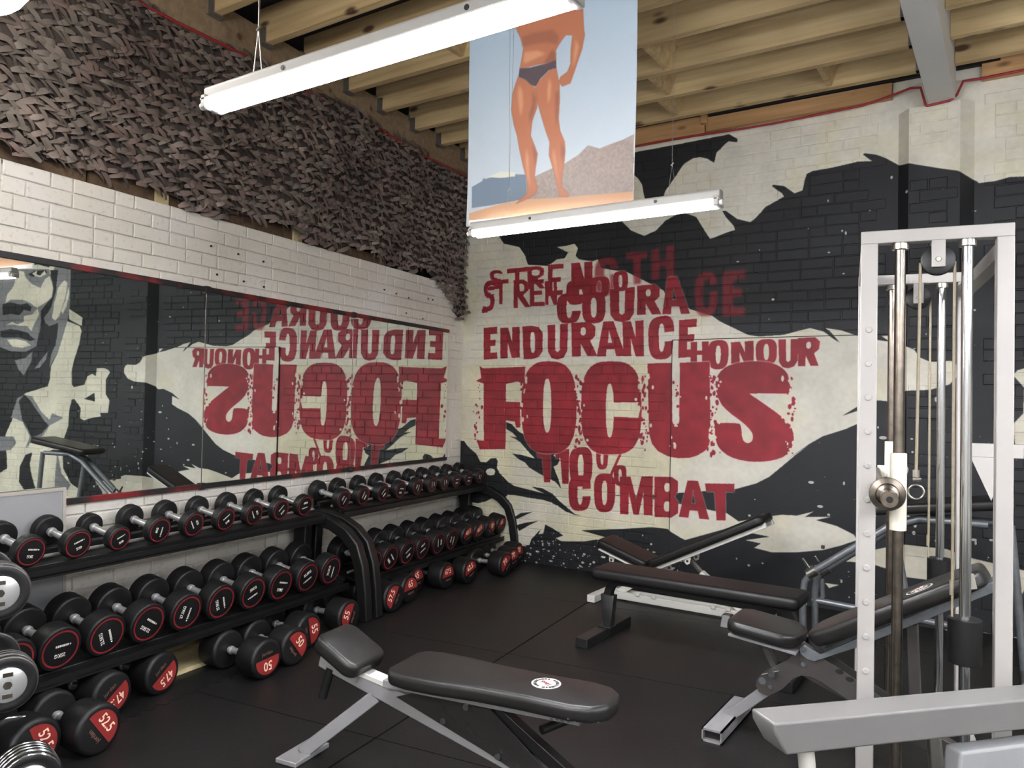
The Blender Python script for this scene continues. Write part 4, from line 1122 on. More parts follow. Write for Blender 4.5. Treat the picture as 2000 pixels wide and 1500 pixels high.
mid2b = [.765, .57, .37, .165]
top_rolls = [170, 200, 205, 80, 300, 215, 300, 225, 10]
kg1 = ['2KG', '4KG', '4KG', '6KG', '6KG', '8KG', '8KG', '10KG', '10KG']
for i, u in enumerate(top1):
    R = .060 if i == 2 else .069
    dumbbell(W(u, .30, TZ + R), LANG, 'ring', R, .048, .160, math.radians(top_rolls[i]), kg1[i],
             '%s small rubber dumbbell from the left on the upper tier of the nearer rack' % ORD[i], 'dumbbells on the upper tiers', RT)
for i, u in enumerate(top2):
    R = .069
    dumbbell(W(u, .30, TZ + R), LANG, 'ring', R, .058, .150, r2.uniform(0, 6.28), '%dKG' % (12 + i),
             '%s small rubber dumbbell from the left on the upper tier of the farther rack' % ORD[i], 'dumbbells on the upper tiers', RT)
kgm = ['25KG', '25KG', '22.5KG', '22.5KG', '27.5KG', '27.5KG', '30KG', '30KG', '32.5KG', '32.5KG']
rollm = [180, 180, 110, 145, 75, 110, 20, 165, 25, 80]
for i, u in enumerate(mid1):
    R = .094
    dumbbell(W(u, .50, MZ + R), LANG, 'ring', R, .085, .155, math.radians(rollm[i]), kgm[i],
             '%s large red-ringed dumbbell from the left on the lower tier of the nearer rack' % ORD[i], 'red-ringed dumbbells on the lower tiers', RT)
for i, u in enumerate(mid2):
    R = .092
    dumbbell(W(u, .50, MZ - .03 + R), LANG, 'ring', R, .095, .145, r2.uniform(0, 6.28), '35KG' if i < 3 else '40KG',
             '%s large red-ringed dumbbell from the left on the lower tier of the farther rack' % ORD[i], 'red-ringed dumbbells on the lower tiers', RT)
for i, u in enumerate(mid2b):
    R = .088
    dumbbell(W(u, .50, MZ - .03 + R), LANG, 'num', R, .120, .120, [.3, .5, -.6, .4][i], ['42.5', '42.5', '45', '45'][i],
             '%s red-faced dumbbell from the left at the far end of the farther rack\'s lower tier' % ORD[i], 'red-faced dumbbells on the farther rack', RT)
R = .098
# (u, n, number, roll in degrees, heading offset, label)
on_floor = [
 (3.673, .515, '47.5', 215, 4, 'red-faced 47.5 dumbbell on the floor beside the light timber offcut'),
 (3.955, .546, '47.5', 215, 2, 'red-faced 47.5 dumbbell on the floor partly hidden behind the 52.5 one'),
 (4.208, .813, '52.5', -55, 0, 'red-faced 52.5 dumbbell on the floor nearest the viewer'),
 (4.405, .735, '52.5', -70, -2, 'red-faced dumbbell on the floor half hidden by the ribbed chrome-capped one'),
 (3.288, .790, '50', 184, -3, 'red-faced 50 dumbbell on the floor with its number upside down'),
 (3.070, .778, '50', -52, -3, 'red-faced 50 dumbbell on the floor with its number tilted downwards'),
 (2.825, .660, '55', -80, -2, 'red-faced 55 dumbbell on the floor partly behind the padded headrest'),
 (2.480, .665, '55', 65, -2, 'red-faced 55 dumbbell on the floor in front of the racks\' shared end frames'),
 (1.985, .640, '57.5', 60, -8, 'red-faced dumbbell on the floor tucked beside the foot of the end frames'),
 (1.735, .60, '65', 4, -2, 'front 65 dumbbell of the pair on the floor under the farther rack'),
 (1.500, .50, '65', 10, 0, 'red-faced dumbbell on the floor half hidden behind the 65 one'),
 (1.270, .62, '67.5', 2, -2, 'red-faced 67.5 dumbbell on the floor under the middle of the farther rack'),
 (1.040, .685, '62.5', 20, -4, 'red-faced 62.5 dumbbell on the floor right of the 67.5 one'),
 (.690, .815, '70', 40, -6, 'nearest of three red-faced 70 dumbbells on the floor by the mural wall'),
 (.470, .770, '70', 10, -4, 'middle one of three red-faced 70 dumbbells on the floor by the mural wall'),
 (.255, .715, '70', 0, -2, 'farthest of three red-faced 70 dumbbells on the floor by the mural wall'),
]
for u, n, s, roll, dh, lab in on_floor:
    dumbbell(W(u, n, R + FZ), LANG + math.radians(dh), 'num', R, .130, .145, math.radians(roll), s, lab, 'heavy dumbbells on the floor')

# ------------------------------------------------------------------ dumbbell racks
RP = [(.600, FZ), (.585, .20), (.56, .35), (.515, .47), (.435, .545), (.33, .595), (.20, .622), (.085, .628)]
def rack(name, u0, u1, label, ends):
    t = empty(name, W((u0 + u1) / 2, .3, 0), 0, label, 'dumbbell rack', 'dumbbell racks')
    def ch(nm, mb, mat, **k): return child_left(nm, mb, mat, t, **k)
    side = LU
    for u in ends:
        prof = [(-.034, -.038), (.034, -.038), (.034, .038), (-.034, .038)]
        ch('end_frame', MB().sweep([W(u, n, z) for n, z in RP], prof, side), M['rack_black'], bevel=.010, seg=3)
        ch('rear_leg', MB().bar(W(u, .055, FZ), W(u, .085, .655), .07, .10, LN), M['rack_black'], bevel=.008)
        ch('foot', left_box(u - .035, u + .035, .03, .62, FZ, FZ + .03), M['rack_black'], bevel=.006)
    sl_ = math.tan(RT)
    for z, nf, na, nb_ in ((TZ, .275, .062, .290), (MZ - (.03 if u0 < 1 else 0), .455, .19, .480)):
        def zz(n): return z + (nf - n) * sl_ - .004
        def strip(n0, n1, d0, d1):
            return MB().prism([(n0, zz(n0) + d0), (n1, zz(n1) + d0), (n1, zz(n1) + d1), (n0, zz(n0) + d1)], lambda a, b, tt: W(tt, a, b), u0 + .082, u1 - .082)
        tray = strip(na - .03, nb_ + .015, -.036, -.030)
        for q in (strip(nb_ + .008, nb_ + .015, -.045, -.008), strip(na - .03, na - .022, -.06, .01)): tray.add(q.v, q.f)
        ch('shelf', tray, M['rack_black'])
        ch('rail', strip(nb_ - .055, nb_ - .025, -.030, 0), M['rack_black'], bevel=.003)
        ch('rail', strip(na, na + .03, -.030, 0), M['rack_black'], bevel=.003)
        nr = nb_ - (.098 if nb_ < .4 else .140)
        ch('rod', MB().tube([W(u0 + .082, nr, zz(nr) + .006), W(u1 - .082, nr, zz(nr) + .006)], .009, 10), M['handle_steel'], smooth=40)
    return t
rack('dumbbell_rack', 2.20, 5.05, 'black two-tier dumbbell rack nearer the viewer under the mirror', (2.245, 5.0))
rack('dumbbell_rack', .02, 2.18, 'black two-tier dumbbell rack reaching into the far corner', (2.135, .065))

# ------------------------------------------------------------------ things along the left wall
gb = empty('leaning_board', W(4.2, .05, 0), 0, 'grey flat board leaning on the wall behind the nearer rack', 'board')
def lean(u0, u1, z0, z1, n_bot, n_top, th):
    mb = MB()
    v = []
    for u in (u0, u1):
        for z, n in ((z0, n_bot), (z1, n_top)):
            for tt in (0, th): v.append(W(u, n + tt, z))
    return mb.add(v, [(0, 1, 3, 2), (4, 6, 7, 5), (0, 4, 5, 1), (2, 3, 7, 6), (0, 2, 6, 4), (1, 5, 7, 3)])
child_left('panel', lean(3.86, 4.75, FZ, .957, .050, .002, .012), M['grey_board'], gb)
child_left('edge_strip', lean(3.846, 3.862, FZ, .957, .050, .002, .015), M['board_edge'], gb)
child_left('top_strip', lean(3.846, 4.75, .945, .960, .003, .002, .016), M['board_edge'], gb)
ply_ = empty('timber_offcut', W(3.4, .3, FZ), 0, 'pale timber offcut lying on the floor under the nearer rack', 'timber')
child_left('plank', left_box(3.02, 3.56, .10, .375, FZ, FZ + .022), M['ply'], ply_, bevel=.002, seg=1)
child_left('plank', left_box(2.4, 3.83, .045, .085, FZ, FZ + .15), M['ply'], ply_, bevel=.002, seg=1)
# jigsaw-edged foam mat under the floor dumbbells
pz = []
uu = 4.30; 
edge = [(3.30, .60)]
for i in range(12):
    u = 3.34 + i * .075
    edge += [(u, .60), (u + .012, .625), (u + .038, .625), (u + .050, .60)]
edge += [(4.30, .60)]
pm = MB().prism([(3.30, .44)] + edge + [(4.30, .44)], lambda a, b, t: W(a, b, t), FZ, FZ + .004)
tag(pm.build('jigsaw_mat', M['black_rubber']), 'strip of black foam mat with a jigsaw edge by the floor dumbbells', 'mat')

# ribbed chrome-capped dumbbells on a small tower at the left edge
def plate_dumbbell(pos, heading, pitch, label, n=4, Rr=.098):
    t = bpy.data.objects.new('plate_dumbbell', None); COL.objects.link(t)
    t.location = pos; t.rotation_euler = (0, pitch, heading)
    tag(t, label, 'dumbbell', 'chrome-capped plate dumbbells')
    th = .024
    for s in (0, 1):
        base = 0 if s == 0 else -(.13 + 2 * n * th)
        for i in range(n):
            r = Rr * (1 - .10 * (i if s else (0 if i else 1)) * .5)
            x1 = base - i * th
            MB().lathe([(x1 - th + .001, r - .012), (x1 - th + .004, r), (x1 - .006, r), (x1 - .002, r - .006), (x1 - .001, r - .020), (x1 - .004, r - .030), (x1 - .004, .03)], 32).build('plate', M['black_rubber'], t, smooth=50)
            MB().lathe([(x1 - .0065, r + .0004), (x1 - .0035, r - .002), (x1 - .0025, r - .004)], 32, cap=False).build('plate_rim', M['chrome'] if n > 4 else M['gunmetal'], t, smooth=60)
    MB().lathe([(-.006, .058), (.004, .058), (.007, .054), (.007, .013), (.003, .012)], 32).build('end_cap', M['handle_steel'], t, smooth=40)
    MB().lathe([(0, .014), (.0075, .014)], 6).build('bolt', M['dark_steel'], t)
    for a in (90, -90):
        c = (math.cos(math.radians(a)) * .036, math.sin(math.radians(a)) * .036)
        MB().box((.0075, c[0], c[1]), (.001, .030, .014)).build('stamp', M['dark_steel'], t, bevel=.0004, seg=1)
    MB().tube([(-n * th - .14, 0, 0), (-n * th + .01, 0, 0)], .015, 14).build('handle', M['chrome'], t, smooth=40)
    return t
hd_ = math.radians(-14)
plate_dumbbell((1.405, 1.250, .730), hd_, 0, 'topmost chrome-capped plate dumbbell cut off by the left edge')
plate_dumbbell((1.445, 1.265, .425), hd_, 0, 'middle chrome-capped plate dumbbell showing its round steel cap at the left edge')
plate_dumbbell((1.545, 1.300, .112), math.radians(-16), 0, 'lowest ribbed chrome-capped plate dumbbell resting on the floor at the bottom left', 5, .100)
tw = empty('dumbbell_tower', (1.16, 1.30, 0), hd_, 'black upright stand holding the chrome-capped dumbbells at the left edge', 'stand')
MB().box((-.02, -.16, .45), (.05, .05, .88)).build('post', M['rack_black'], tw, bevel=.004)
MB().box((-.02, -.02, .45), (.05, .05, .88)).build('post', M['rack_black'], tw, bevel=.004)
MB().box((.02, -.09, FZ + .008), (.14, .30, .012)).build('base', M['rack_black'], tw, bevel=.004)
for z in (.310, .615):
    MB().box((.05, -.06, z), (.22, .16, .016)).build('shelf', M['rack_black'], tw, bevel=.003)

# ------------------------------------------------------------------ pads
def pad(name, outline, z0, z1, mat, parent, bev=.022, mtx=None):
    """cushion from a plan outline, top slightly domed by its rounded edge"""
    o = MB().prism(outline, lambda a, b, t: (a, b, t), z0, z1).build(name, mat, parent, bevel=bev, seg=5)
    if mtx is not None: o.matrix_local = mtx
    return o
def rrect(x0, x1, y0, y1, r, n=5):
    o = []
    for cx, cy, a in ((x1 - r, y0 + r, -90), (x1 - r, y1 - r, 0), (x0 + r, y1 - r, 90), (x0 + r, y0 + r, 180)):
        for i in range(n + 1):
            t = math.radians(a + 90 * i / n); o.append((cx + r * math.cos(t), cy + r * math.sin(t)))
    return o
def tilt(x, y, z, a):        # local frame at (x,y,z) with its x axis raised by angle a (degrees)
    return Matrix.Translation((x, y, z)) @ Matrix.Rotation(-math.radians(a), 4, 'Y')
def bolt(parent, p, r=.009, axis='y', mat=None, d=.008):
    MB().lathe([(-d, r), (-.002, r), (0, r * .7)] if axis == 'y+' else [(0, r * .7), (.002, r), (d, r)], 8, 'y', p).build('bolt', mat or M['chrome'], parent, smooth=30)

# ---- front bench: silver frame, black vinyl pads
fb = empty('incline_bench', (1.95, 2.18, 0), math.radians(8), 'silver framed bench with glossy black headrest and long tapered pad in the foreground', 'bench')
main = [(.405, -.095), (.43, -.135), (.50, -.150), (.62, -.148), (.78, -.128), (.95, -.122), (1.12, -.128), (1.20, -.110), (1.245, -.06), (1.25, 0)]
outl = main + [(x, -y) for x, y in main[::-1][1:]]
mp = pad('main_pad', outl, .378, .434, M['vinyl'], fb, .020)
st = empty  # (sticker below)
sk = MB().lathe([(.0, .052), (.0009, .052)], 36, 'z').build('sticker', M['sticker'], mp, loc=(.985, .02, .4345))
for r0, r1 in ((.029, .0305),):
    v = []; n = 40
    for i in range(n):
        t = 2 * PI * i / n; v += [(r0 * math.cos(t), r0 * math.sin(t), .436), (r1 * math.cos(t), r1 * math.sin(t), .436)]
inkm = MB()
for i in range(22):
    if i in (5, 16): continue
    t = 2 * PI * i / 22
    c, s = math.cos(t), math.sin(t)
    inkm.box((.040 * c, .040 * s, 0), (.012, .007 + .002 * (i % 3), .0004), rot_z(t))
inkm.build('ring_print', M['sticker_ink'], mp, loc=(.985, .02, .4357))
o = link('lettering', text_mesh('1866', .026, M['red_print'], 1.0, .0005), mp); o.location = (.985, .02, .4358); o.rotation_euler = (0, 0, math.radians(150))
for i in range(9):
    MB().box((0, 0, 0), (.010, .003, .004)).build('staple', M['chrome'], mp, loc=(1.07 + .018 * i, -.126 + .0006 * i * i - (.012 if i < 4 else 0.0) + .004 * (i % 2), .384))
head = pad('headrest', rrect(-.11, .11, -.115, .115, .05), 0, .062, M['vinyl'], fb, .020, tilt(.145, 0, .400, -28))
MB().bar((.035, 0, .385), (1.33, 0, .035), .055, .070).build('main_beam', M['grey_metal'], fb, bevel=.004)
MB().bar((.295, 0, .280), (-.005, -.06, .025), .050, .050).build('front_leg', M['grey_metal'], fb, bevel=.004)
MB().box((-.01, -.06, FZ + .010), (.10, .20, .018)).build('front_foot', M['grey_metal'], fb, bevel=.003)
MB().bar((.79, 0, .330), (1.28, 0, .03), .045, .045).build('support_leg', M['rack_black'], fb, bevel=.004)
MB().box((1.30, 0, FZ + .018), (.06, .46, .036)).build('rear_foot', M['rack_black'], fb, bevel=.004)
for y in (-.05, .05):
    MB().bar((.36, y, .352), (1.14, y, .362), .030, .028).build('pad_rail', M['grey_metal'], fb, bevel=.003)
# slotted adjusting plate
sl = [(.40, .30), (.52, .345), (.78, .34), (.90, .25), (1.05, .13), (.98, .10), (.80, .17), (.60, .235)]
for y in (-.034, .030):
    MB().prism(sl, lambda a, b, t: (a, t, b), y, y + .004).build('slotted_plate', M['dark_plate'], fb, bevel=.001, seg=1)
for x, z in ((.60, .305), (.70, .262), (.80, .212), (.90, .165)):
    MB().prism([(0, 0), (.012, .006), (.020, -.020), (.060, -.045), (.062, -.055), (.012, -.030)], lambda a, b, t: (x + a, t, z + b), -.0362, -.0335).build('slot', M['dark_void'], fb)
for x, z in ((.611, .255), (.833, .175), (.719, .335)): bolt(fb, (x, -.038 if z < .3 else -.068, z), .012, 'y+')
MB().tube([(.085, -.02, .350), (.055, -.03, .235)], .018, 14).build('foam_grip', M['black_rubber'], fb, smooth=40)
MB().tube([(.97, .02, .27), (1.06, .16, .29)], .016, 12).build('adjust_handle', M['black_rubber'], fb, smooth=40)
MB().box((.285, 0, .345), (.13, .06, .02), rot_y(math.radians(10))).build('seat_bracket', M['old_white_metal'], fb, bevel=.002, seg=1)

# ---- flat bench: black frame
fl = empty('flat_bench', (2.195, 4.24, 0), 0, 'low flat bench with long dark pad on a black frame', 'bench')
pad('pad', rrect(-.02, 1.175, -.135, .135, .035), .366, .432, M['vinyl_matt'], fl, .024)
path = [(.045, 0, .045), (.045, 0, .26)] + arc((.135, 0, .26), .09, 180, 90, 6) + [(1.03, 0, .35)] + arc((1.03, 0, .26), .09, 90, 0, 6) + [(1.12, 0, .045)]
MB().sweep(path, [(-.026, -.022), (.026, -.022), (.026, .022), (-.026, .022)], (0, 1, 0)).build('frame', M['black_metal'], fl, bevel=.005)
for x in (.02, 1.15):
    MB().box((x, 0, FZ + .028), (.075, .60, .055)).build('foot', M['black_metal'], fl, bevel=.003)
    MB().box((x + (.015 if x < .5 else -.015), 0, FZ + .06), (.085, .085, .008)).build('foot_plate', M['black_metal'], fl, bevel=.002, seg=1)

# ---- white bench against the mural
wb = empty('adjustable_bench', (1.80, 5.09, 0), 0, 'white framed adjustable bench with raised backrest against the mural', 'bench')
pad('seat_pad', rrect(-.20, .20, -.135, .135, .04), 0, .062, M['vinyl_matt'], wb, .022, tilt(.165, 0, .325, -18))
pad('back_pad', rrect(-.44, .44, -.135, .135, .05), 0, .062, M['vinyl_matt'], wb, .022, tilt(.775, 0, .470, 27))
MB().bar((.0, -.0, .367), (.345, 0, .255), .25, .012).build('seat_plate', M['old_white_metal'], wb, bevel=.002, seg=1)
for y in (-.085, .085):
    MB().bar((.43, y, .288), (1.165, y, .658), .028, .034).build('back_rail', M['old_white_metal'], wb, bevel=.004)
    MB().prism([(.065, .36), (.115, .345), (.105, .285), (.085, .275), (.068, .288)], lambda a, b, t: (a, t, b), y - .004, y + .004).build('bracket', M['old_white_metal'], wb, bevel=.001, seg=1)
    MB().prism([(.34, .275), (.46, .31), (.475, .25), (.455, .235), (.34, .250)], lambda a, b, t: (a, t, b), y - .004, y + .004).build('hinge_plate', M['old_white_metal'], wb, bevel=.001, seg=1)
    MB().prism([(.63, .395), (.675, .41), (.665, .345), (.645, .335), (.628, .35)], lambda a, b, t: (a, t, b), y - .004, y + .004).build('bracket', M['old_white_metal'], wb, bevel=.001, seg=1)
    bolt(wb, (.088, y - .004, .297), .008, 'y+', M['dark_steel']); bolt(wb, (.455, y - .004, .262), .008, 'y+', M['dark_steel']); bolt(wb, (.65, y - .004, .362), .008, 'y+', M['dark_steel'])
MB().bar((.65, -.03, .36), (.74, -.03, .275), .03, .022).build('strut', M['steel'], wb, bevel=.002, seg=1)
MB().bar((.725, -.03, .285), (.86, -.03, .19), .05, .035).build('strut_sleeve', M['old_white_metal'], wb, bevel=.003)
MB().bar((.86, 0, .19), (1.00, 0, .06), .045, .045).build('strut_post', M['old_white_metal'], wb, bevel=.003)
for y in (-.04, .04):
    MB().bar((.02, y, .045), (1.12, y, .045), .030, .050).build('base_rail', M['old_white_metal'], wb, bevel=.003)
for x in (.28, .40, .82, .92): MB().box((x, -.055, .075), (.03, .02, .022)).build('rail_catch', M['old_white_metal'], wb, bevel=.002, seg=1)
MB().bar((.40, 0, .26), (.12, 0, .06), .05, .05).build('seat_post', M['old_white_metal'], wb, bevel=.003)
MB().box((.0, 0, FZ + .028), (.06, .46, .05)).build('front_foot', M['old_white_metal'], wb, bevel=.003)
MB().box((1.13, 0, FZ + .028), (.06, .46, .05)).build('rear_foot', M['old_white_metal'], wb, bevel=.003)

# ---- adjustable bench with gunmetal side plates
ab = empty('adjustable_bench', (3.235, 3.39, 0), 0, 'adjustable bench with split black pads and dark pressed side plates, standing through the white machine', 'bench')
so = [(-.155, -.10), (-.115, -.14), (.09, -.135), (.14, -.09), (.155, 0)]
pad('seat_pad', so + [(x, -y) for x, y in so[::-1][1:]], 0, .056, M['vinyl'], ab, .022, tilt(.170, 0, .436, -6))
bo = [(-.36, -.05), (-.335, -.11), (-.26, -.14), (.10, -.140), (.30, -.13), (.345, -.09), (.355, 0)]
bp_ = pad('back_pad', bo + [(x, -y) for x, y in bo[::-1][1:]], 0, .064, M['vinyl'], ab, .022, tilt(.680, 0, .612, 29.8))
sk = MB().lathe([(.0, .052), (.0009, .052)], 36, 'z').build('sticker', M['sticker'], bp_, loc=(.115, -.045, .0645))
inkm2 = MB()
for i in range(22):
    if i in (5, 16): continue
    t = 2 * PI * i / 22
    inkm2.box((.040 * math.cos(t), .040 * math.sin(t), 0), (.012, .007 + .002 * (i % 3), .0004), rot_z(t))
inkm2.build('ring_print', M['sticker_ink'], bp_, loc=(.115, -.045, .0657))
o = link('lettering', text_mesh('1866', .026, M['red_print'], 1.0, .0005), bp_); o.location = (.115, -.045, .0658); o.rotation_euler = (0, 0, math.radians(20))
MB().box((0, 0, 0), (.030, .003, .055), rot_y(.3)).build('tape_patch', M['board_edge'], bp_, loc=(.30, -.131, .040))
MB().bar((.03, 0, .438), (.31, 0, .408), .22, .012).build('seat_plate', M['grey_metal'], ab, bevel=.002, seg=1)
MB().prism([(-.05, -.02), (.05, -.02), (.02, .03), (-.02, .03)], lambda a, b, t: (t, a, b), -.02, .02).build('seat_tape', M['vinyl'], ab, bevel=.004, loc=(.0, -.02, .470))
# pressed plate
plate_ = [(.132, .225), (.145, .20), (.185, .192), (.22, .215), (.246, .236), (.285, .285), (.318, .305), (.358, .307), (.40, .293), (.533, .229), (.75, .125), (.80, .115), (.80, .17), (.70, .24), (.56, .315), (.446, .373), (.39, .395), (.36, .43), (.328, .448), (.298, .43), (.290, .395), (.262, .36), (.235, .34), (.20, .315), (.165, .285), (.138, .255)]
for y in (-.045, .040):
    MB().prism(plate_, lambda a, b, t: (a, t, b), y, y + .005).build('side_plate', M['gunmetal'], ab, bevel=.001, seg=1)
for x, z in ((.465, .352), (.504, .330)):
    MB().prism([(math.cos(a) * .016 + x, math.sin(a) * .010 + z) for a in np.linspace(0, 2 * PI, 12, endpoint=False)], lambda a, b, t: (a, t, b), -.0466, -.0445).build('slot', M['dark_void'], ab)
MB().prism([(.160 + math.cos(a) * .015, .250 + math.sin(a) * .015) for a in np.linspace(0, 2 * PI, 16, endpoint=False)], lambda a, b, t: (a, t, b), -.0466, -.0445).build('hole', M['silver_tube'], ab)
for x, z in ((.327, .355), (.196, .234), (.328, .424)): bolt(ab, (x, -.046 if z < .4 else -.064, z), .010, 'y+')
MB().tube([(.206, -.02, .296), (.206, -.080, .296)], .015, 14).build('pop_pin', M['chrome'], ab, smooth=40)
MB().tube([(.165, -.07, .285), (.235, -.07, .315)], .004, 8).build('pin_wire', M['chrome'], ab, smooth=40)
MB().bar((.13, 0, .435), (.205, 0, .300), .035, .026).build('seat_strut', M['gunmetal'], ab, bevel=.003)
MB().bar((.215, 0, .245), (.0, 0, .045), .045, .045).build('front_leg', M['grey_metal'], ab, bevel=.004)
# hollow rectangular foot
ft = MB()
for c, s in (((0, 0, FZ + .004), (.085, .43, .008)), ((0, 0, FZ + .051), (.085, .43, .008)), ((-.0395, 0, FZ + .0275), (.006, .43, .055)), ((.0395, 0, FZ + .0275), (.006, .43, .055))): ft.box(c, s)
ft.build('foot', M['grey_metal'], ab)
MB().box((0, .0, FZ + .0275), (.072, .38, .038)).build('foot_core', M['dark_void'], ab)
for y in (-.062, .052):
    MB().prism([(.312, .422), (.318, .398), (.340, .382), (.372, .378), (.54, .470), (1.00, .760), (.985, .790), (.54, .508), (.395, .412), (.360, .425), (.335, .438)], lambda a, b, t: (a, t, b), y, y + .010).build('back_rail', M['silver_tube'], ab, bevel=.002, seg=1)
MB().bar((.72, 0, .58), (.74, 0, .16), .04, .04).build('rear_strut', M['gunmetal'], ab, bevel=.003)
MB().bar((.30, 0, .33), (1.10, 0, .045), .05, .05).build('base_rail', M['gunmetal'], ab, bevel=.003)
MB().box((1.12, 0, FZ + .028), (.06, .46, .055)).build('rear_foot', M['grey_metal'], ab, bevel=.003)

# ---- tubular bench standing by the mural, behind the white machine
tb = empty('tubular_bench', (3.22, 4.98, 0), 0, 'grey tubular bench frame with pinned arms and black pad beside the mural', 'bench')
for y in (-.10, .02):
    dx = 0 if y < 0 else .045
    MB().tube([(.005 + dx, y, FZ), (.0 + dx, y, .28), (.01 + dx, y, .36), (.05 + dx, y, .42)], .020, 14).build('upright_tube', M['silver_tube'], tb, smooth=40)
    MB().tube([(.05 + dx, y, .42), (.46 + dx, y, .735), (.62 + dx, y, .80), (.95 + dx, y, .80)], .022, 14).build('arm_tube', M['silver_tube'], tb, smooth=40)
    MB().tube([(.03 + dx, y, .405), (.075 + dx, y, .44)], .032, 14).build('collar', M['steel'], tb, smooth=40)
    MB().tube([(.05 + dx, y - .005, .43), (.0 + dx, y - .01, .50)], .009, 10).build('pin', M['chrome'], tb, smooth=40)
MB().tube([(.03, .02, .23), (.80, .02, .20)], .019, 14).build('cross_tube', M['silver_tube'], tb, smooth=40)
MB().tube([(.08, .03, .36), (.09, .03, .26), (.04, .03, .20), (.05, .03, .12)], .016, 12).build('brace_tube', M['silver_tube'], tb, smooth=40)
MB().tube([(.48, -.04, .76), (.53, -.04, .46), (.60, -.04, FZ)], .022, 12).build('rear_upright', M['silver_tube'], tb, smooth=40)
MB().tube([(1.05, -.04, .80), (1.12, -.04, FZ)], .022, 12).build('rear_upright', M['silver_tube'], tb, smooth=40)
pad('pad', rrect(-.26, .46, -.15, .15, .05), 0, .06, M['vinyl'], tb, .022, tilt(.62, -.04, .835, 8))
MB().box((.10, -.04, .60), (.02, .02, .02)).build('pin_head', M['dark_steel'], tb, bevel=.003, loc=(.0, 0, -.03))
MB().tube([(.04, .14, FZ + .02), (.04, -.22, FZ + .02)], .02, 12).build('foot', M['silver_tube'], tb, smooth=40)
MB().tube([(1.12, .20, FZ + .02), (1.12, -.28, FZ + .02)], .02, 12).build('foot', M['silver_tube'], tb, smooth=40)

# ------------------------------------------------------------------ white counterweighted bar machine
sm = empty('smith_machine', (4.065, 2.96, 0), math.radians(9.4), 'tall white steel frame machine with guide rods, pulleys and black counterweights', 'gym machine')
SEP = 1.0
def wbar(name, a, b, w=.05, h=.05, mat='white_metal', **k): return MB().bar(a, b, w, h, **k).build(name, M[mat], sm, bevel=.003)
ZT = 2.032
for fy, s in ((0, 1), (SEP, 1)):
    for x, wd in ((-.211, .054), (.1935, .050)):
        wbar('upright', (x, fy, FZ), (x, fy, ZT - .044), wd, .05, up=(0, 1, 0))
    wbar('top_bar', (-.238, fy, ZT - .022), (.2185, fy, ZT - .022), .05, .044)
    wbar('base_bar', (-.24, fy, .04), (.22, fy, .04), .05, .05)
    for x, m_, sp in ((-.114, 'dark_steel', 0), (.087, 'chrome', 0)):
        xx = x + (.02 if fy else 0)
        MB().tube([(xx, fy, .05), (xx, fy, ZT - .044)], .0175, 16).build('guide_rod', M[m_], sm, smooth=40)
        MB().lathe([(ZT - .068, .020), (ZT - .066, .027), (ZT - .046, .027), (ZT - .044, .022)], 18, 'z', (xx, fy, 0)).build('rod_collar', M['steel'], sm, smooth=40)
    px_ = 0.0 if fy == 0 else .012
    MB().box((px_, fy - .020, ZT - .088), (.042, .006, .092)).build('pulley_plate', M['white_metal'], sm, bevel=.001, seg=1)
    MB().box((px_, fy + .020, ZT - .088), (.042, .006, .092)).build('pulley_plate', M['white_metal'], sm, bevel=.001, seg=1)
    MB().lathe([(-.012, .048), (-.010, .052), (-.004, .044), (.004, .044), (.010, .052), (.012, .048)], 28, 'y', (px_, fy, ZT - .108)).build('pulley', M['rack_black'], sm, smooth=40)
    MB().lathe([(-.027, .008), (-.023, .010), (.023, .010)], 8, 'y', (px_, fy, ZT - .108)).build('pulley_bolt', M['steel'], sm, smooth=40)
    cz = ZT - .115
    # cables: bar side and weight side
    MB().tube([(px_ - .052, fy, cz), (px_ - .060, fy, 1.20)], .005, 8).build('cable', M['cable'], sm, smooth=60)
    MB().tube([(px_ + .050, fy, cz), (px_ + .050, fy, .82)], .005, 8).build('cable', M['cable'], sm, smooth=60)
    wz = .58 if fy == 0 else .60
    wx = .087 + (.02 if fy else 0)
    MB().lathe([(wz, .048), (wz + .003, .051), (wz + .145, .051), (wz + .148, .047)], 28, 'z', (wx, fy, 0)).build('counterweight', M['rack_black'], sm, smooth=40)
    MB().tube([(px_ + .050, fy, wz + .145), (px_ + .050, fy, .83)], .004, 8).tube([(px_ + .047, fy - .004, .80), (px_ + .047, fy - .004, .85)], .006, 8).build('cable_hook', M['cable'], sm, smooth=60)
    # bearing sleeve on the front rod
    sx = -.114 + (.02 if fy else 0)
    MB().lathe([(1.000, .024), (1.002, .0265), (1.262, .0265), (1.265, .024)], 20, 'z', (sx, fy, 0)).build('bearing_sleeve', M['cream_plastic'], sm, smooth=40)
    MB().tube([(px_ - .060, fy, 1.21), (px_ - .060, fy, 1.185)], .012, 10).tube([(px_ - .070, fy, 1.178), (px_ - .045, fy, 1.180)], .010, 10).build('cable_clamp', M['steel'], sm, smooth=40)
    rg = [(px_ - .060 + .024 * math.cos(a), fy, 1.135 + .024 * math.sin(a)) for a in np.linspace(0, 2 * PI, 21)]
    MB().tube(rg, .004, 8, cap=False).build('ring', M['steel'], sm, smooth=60)
for x in (-.211, .1935):
    wbar('side_bar', (x, .025, ZT - .085 if x > 0 else ZT - .022), (x, SEP - .025, ZT - .085 if x > 0 else ZT - .022), .05, .05)
    wbar('base_side_bar', (x, .025, .04), (x, SEP - .025, .04), .05, .05)
for i in range(11):
    z = 1.689 - i * .1175
    MB().lathe([(-.030, .0050), (-.0305, .0075), (-.029, .0105), (-.0245, .0115)], 14, 'y', (-.211, 0, z)).build('stud', M['white_metal'], sm, smooth=40)
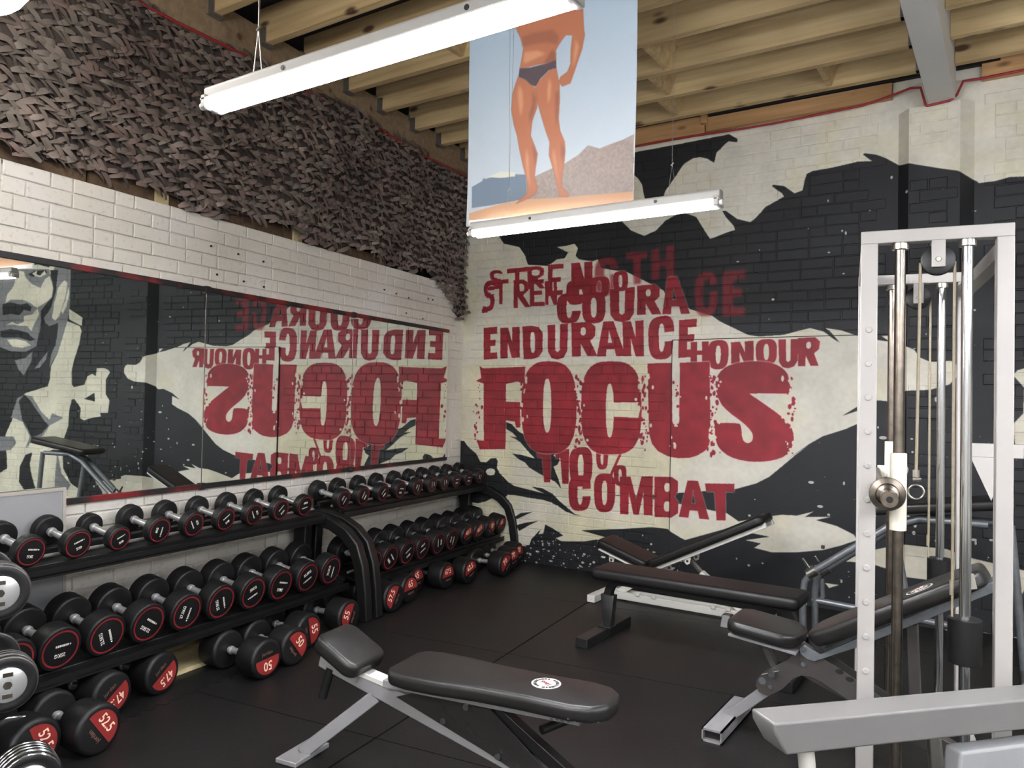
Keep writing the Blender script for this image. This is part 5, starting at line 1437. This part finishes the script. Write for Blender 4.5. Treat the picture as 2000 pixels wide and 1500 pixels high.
# horizontal arm with gusset on the far right upright
wbar('arm', (.19, SEP, 1.24), (.42, SEP - .01, 1.24), .05, .06)
MB().prism([(.22, 1.21), (.36, 1.21), (.30, 1.02)], lambda a, b, t: (a, t, b), SEP - .03, SEP - .022).build('gusset', M['white_metal'], sm, bevel=.001, seg=1)
# bar: runs between the frames and sticks out towards the viewer
bx, bz = -.150, 1.128
br = MB().lathe([(-.235, .012), (-.235, .0245), (-.225, .0265), (-.15, .0265), (-.145, .024), (-.095, .024), (-.09, .034), (-.075, .038), (-.07, .055), (-.066, .057), (-.058, .057), (-.054, .053), (-.05, .016), (SEP, .016)], 28, 'y', (bx, 0, bz))
br.build('lifting_bar', M['dark_steel'], sm, smooth=35)
MB().lathe([(-.2355, .0105), (-.225, .0105)], 14, 'y', (bx, 0, bz)).build('bar_bore', M['dark_void'], sm)
for fy in (0, SEP):
    MB().bar((bx, fy - .01, bz), (-.11, fy - .01, bz), .03, .05).build('bar_lug', M['cream_plastic'], sm, bevel=.003)
# second white frame piece beyond the right upright
wf = empty('white_frame_machine', (4.62, 4.05, 0), math.radians(9), 'white steel machine frame with dark pad cut off by the right edge', 'gym machine')
MB().bar((-.17, 0, 1.20), (.6, 0, 1.20), .05, .09).build('cross_bar', M['white_metal'], wf, bevel=.003)
MB().bar((-.20, 0, 1.05), (.30, 0, .30), .05, .05).build('brace', M['white_metal'], wf, bevel=.003)
MB().bar((.32, 0, FZ), (.32, 0, 1.6), .05, .05, up=(0, 1, 0)).build('upright', M['white_metal'], wf, bevel=.003)
MB().bar((-.20, 0, 1.16), (.0, -.03, .86), .10, .07).build('pad', M['vinyl'], wf, bevel=.015, seg=3)
MB().box((.32, 0, FZ + .03), (.10, .60, .05)).build('foot', M['white_metal'], wf, bevel=.003)

# ------------------------------------------------------------------ grey beam of a machine in the right foreground
gm = empty('grey_machine', (3.752, 2.106, 0), math.radians(48.6), 'grey painted heavy steel machine beam crossing the bottom right corner', 'gym machine')
MB().prism([(-.03, .600), (-.028, .575), (.008, .515), (1.6, .500), (1.6, .585)], lambda a, b, t: (a, t, b), -.052, .052).build('beam', M['beam_grey'], gm, bevel=.006, seg=3)
MB().tube([(.10, 0, .53), (.16, 0, FZ)], .022, 14).build('leg_tube', M['old_white_metal'], gm, smooth=40)
MB().tube([(.52, .0, .53), (.58, .0, FZ)], .020, 14).build('leg_tube', M['steel'], gm, smooth=40)
MB().prism([(.56, .47), (1.3, .47), (1.3, .10), (.52, .10)], lambda a, b, t: (a, t, b), -.06, .0).build('guard_plate', M['grey_board'], gm, bevel=.008, seg=3)
MB().box((.85, 0, FZ + .03), (1.2, .10, .05)).build('base', M['grey_metal'], gm, bevel=.004)
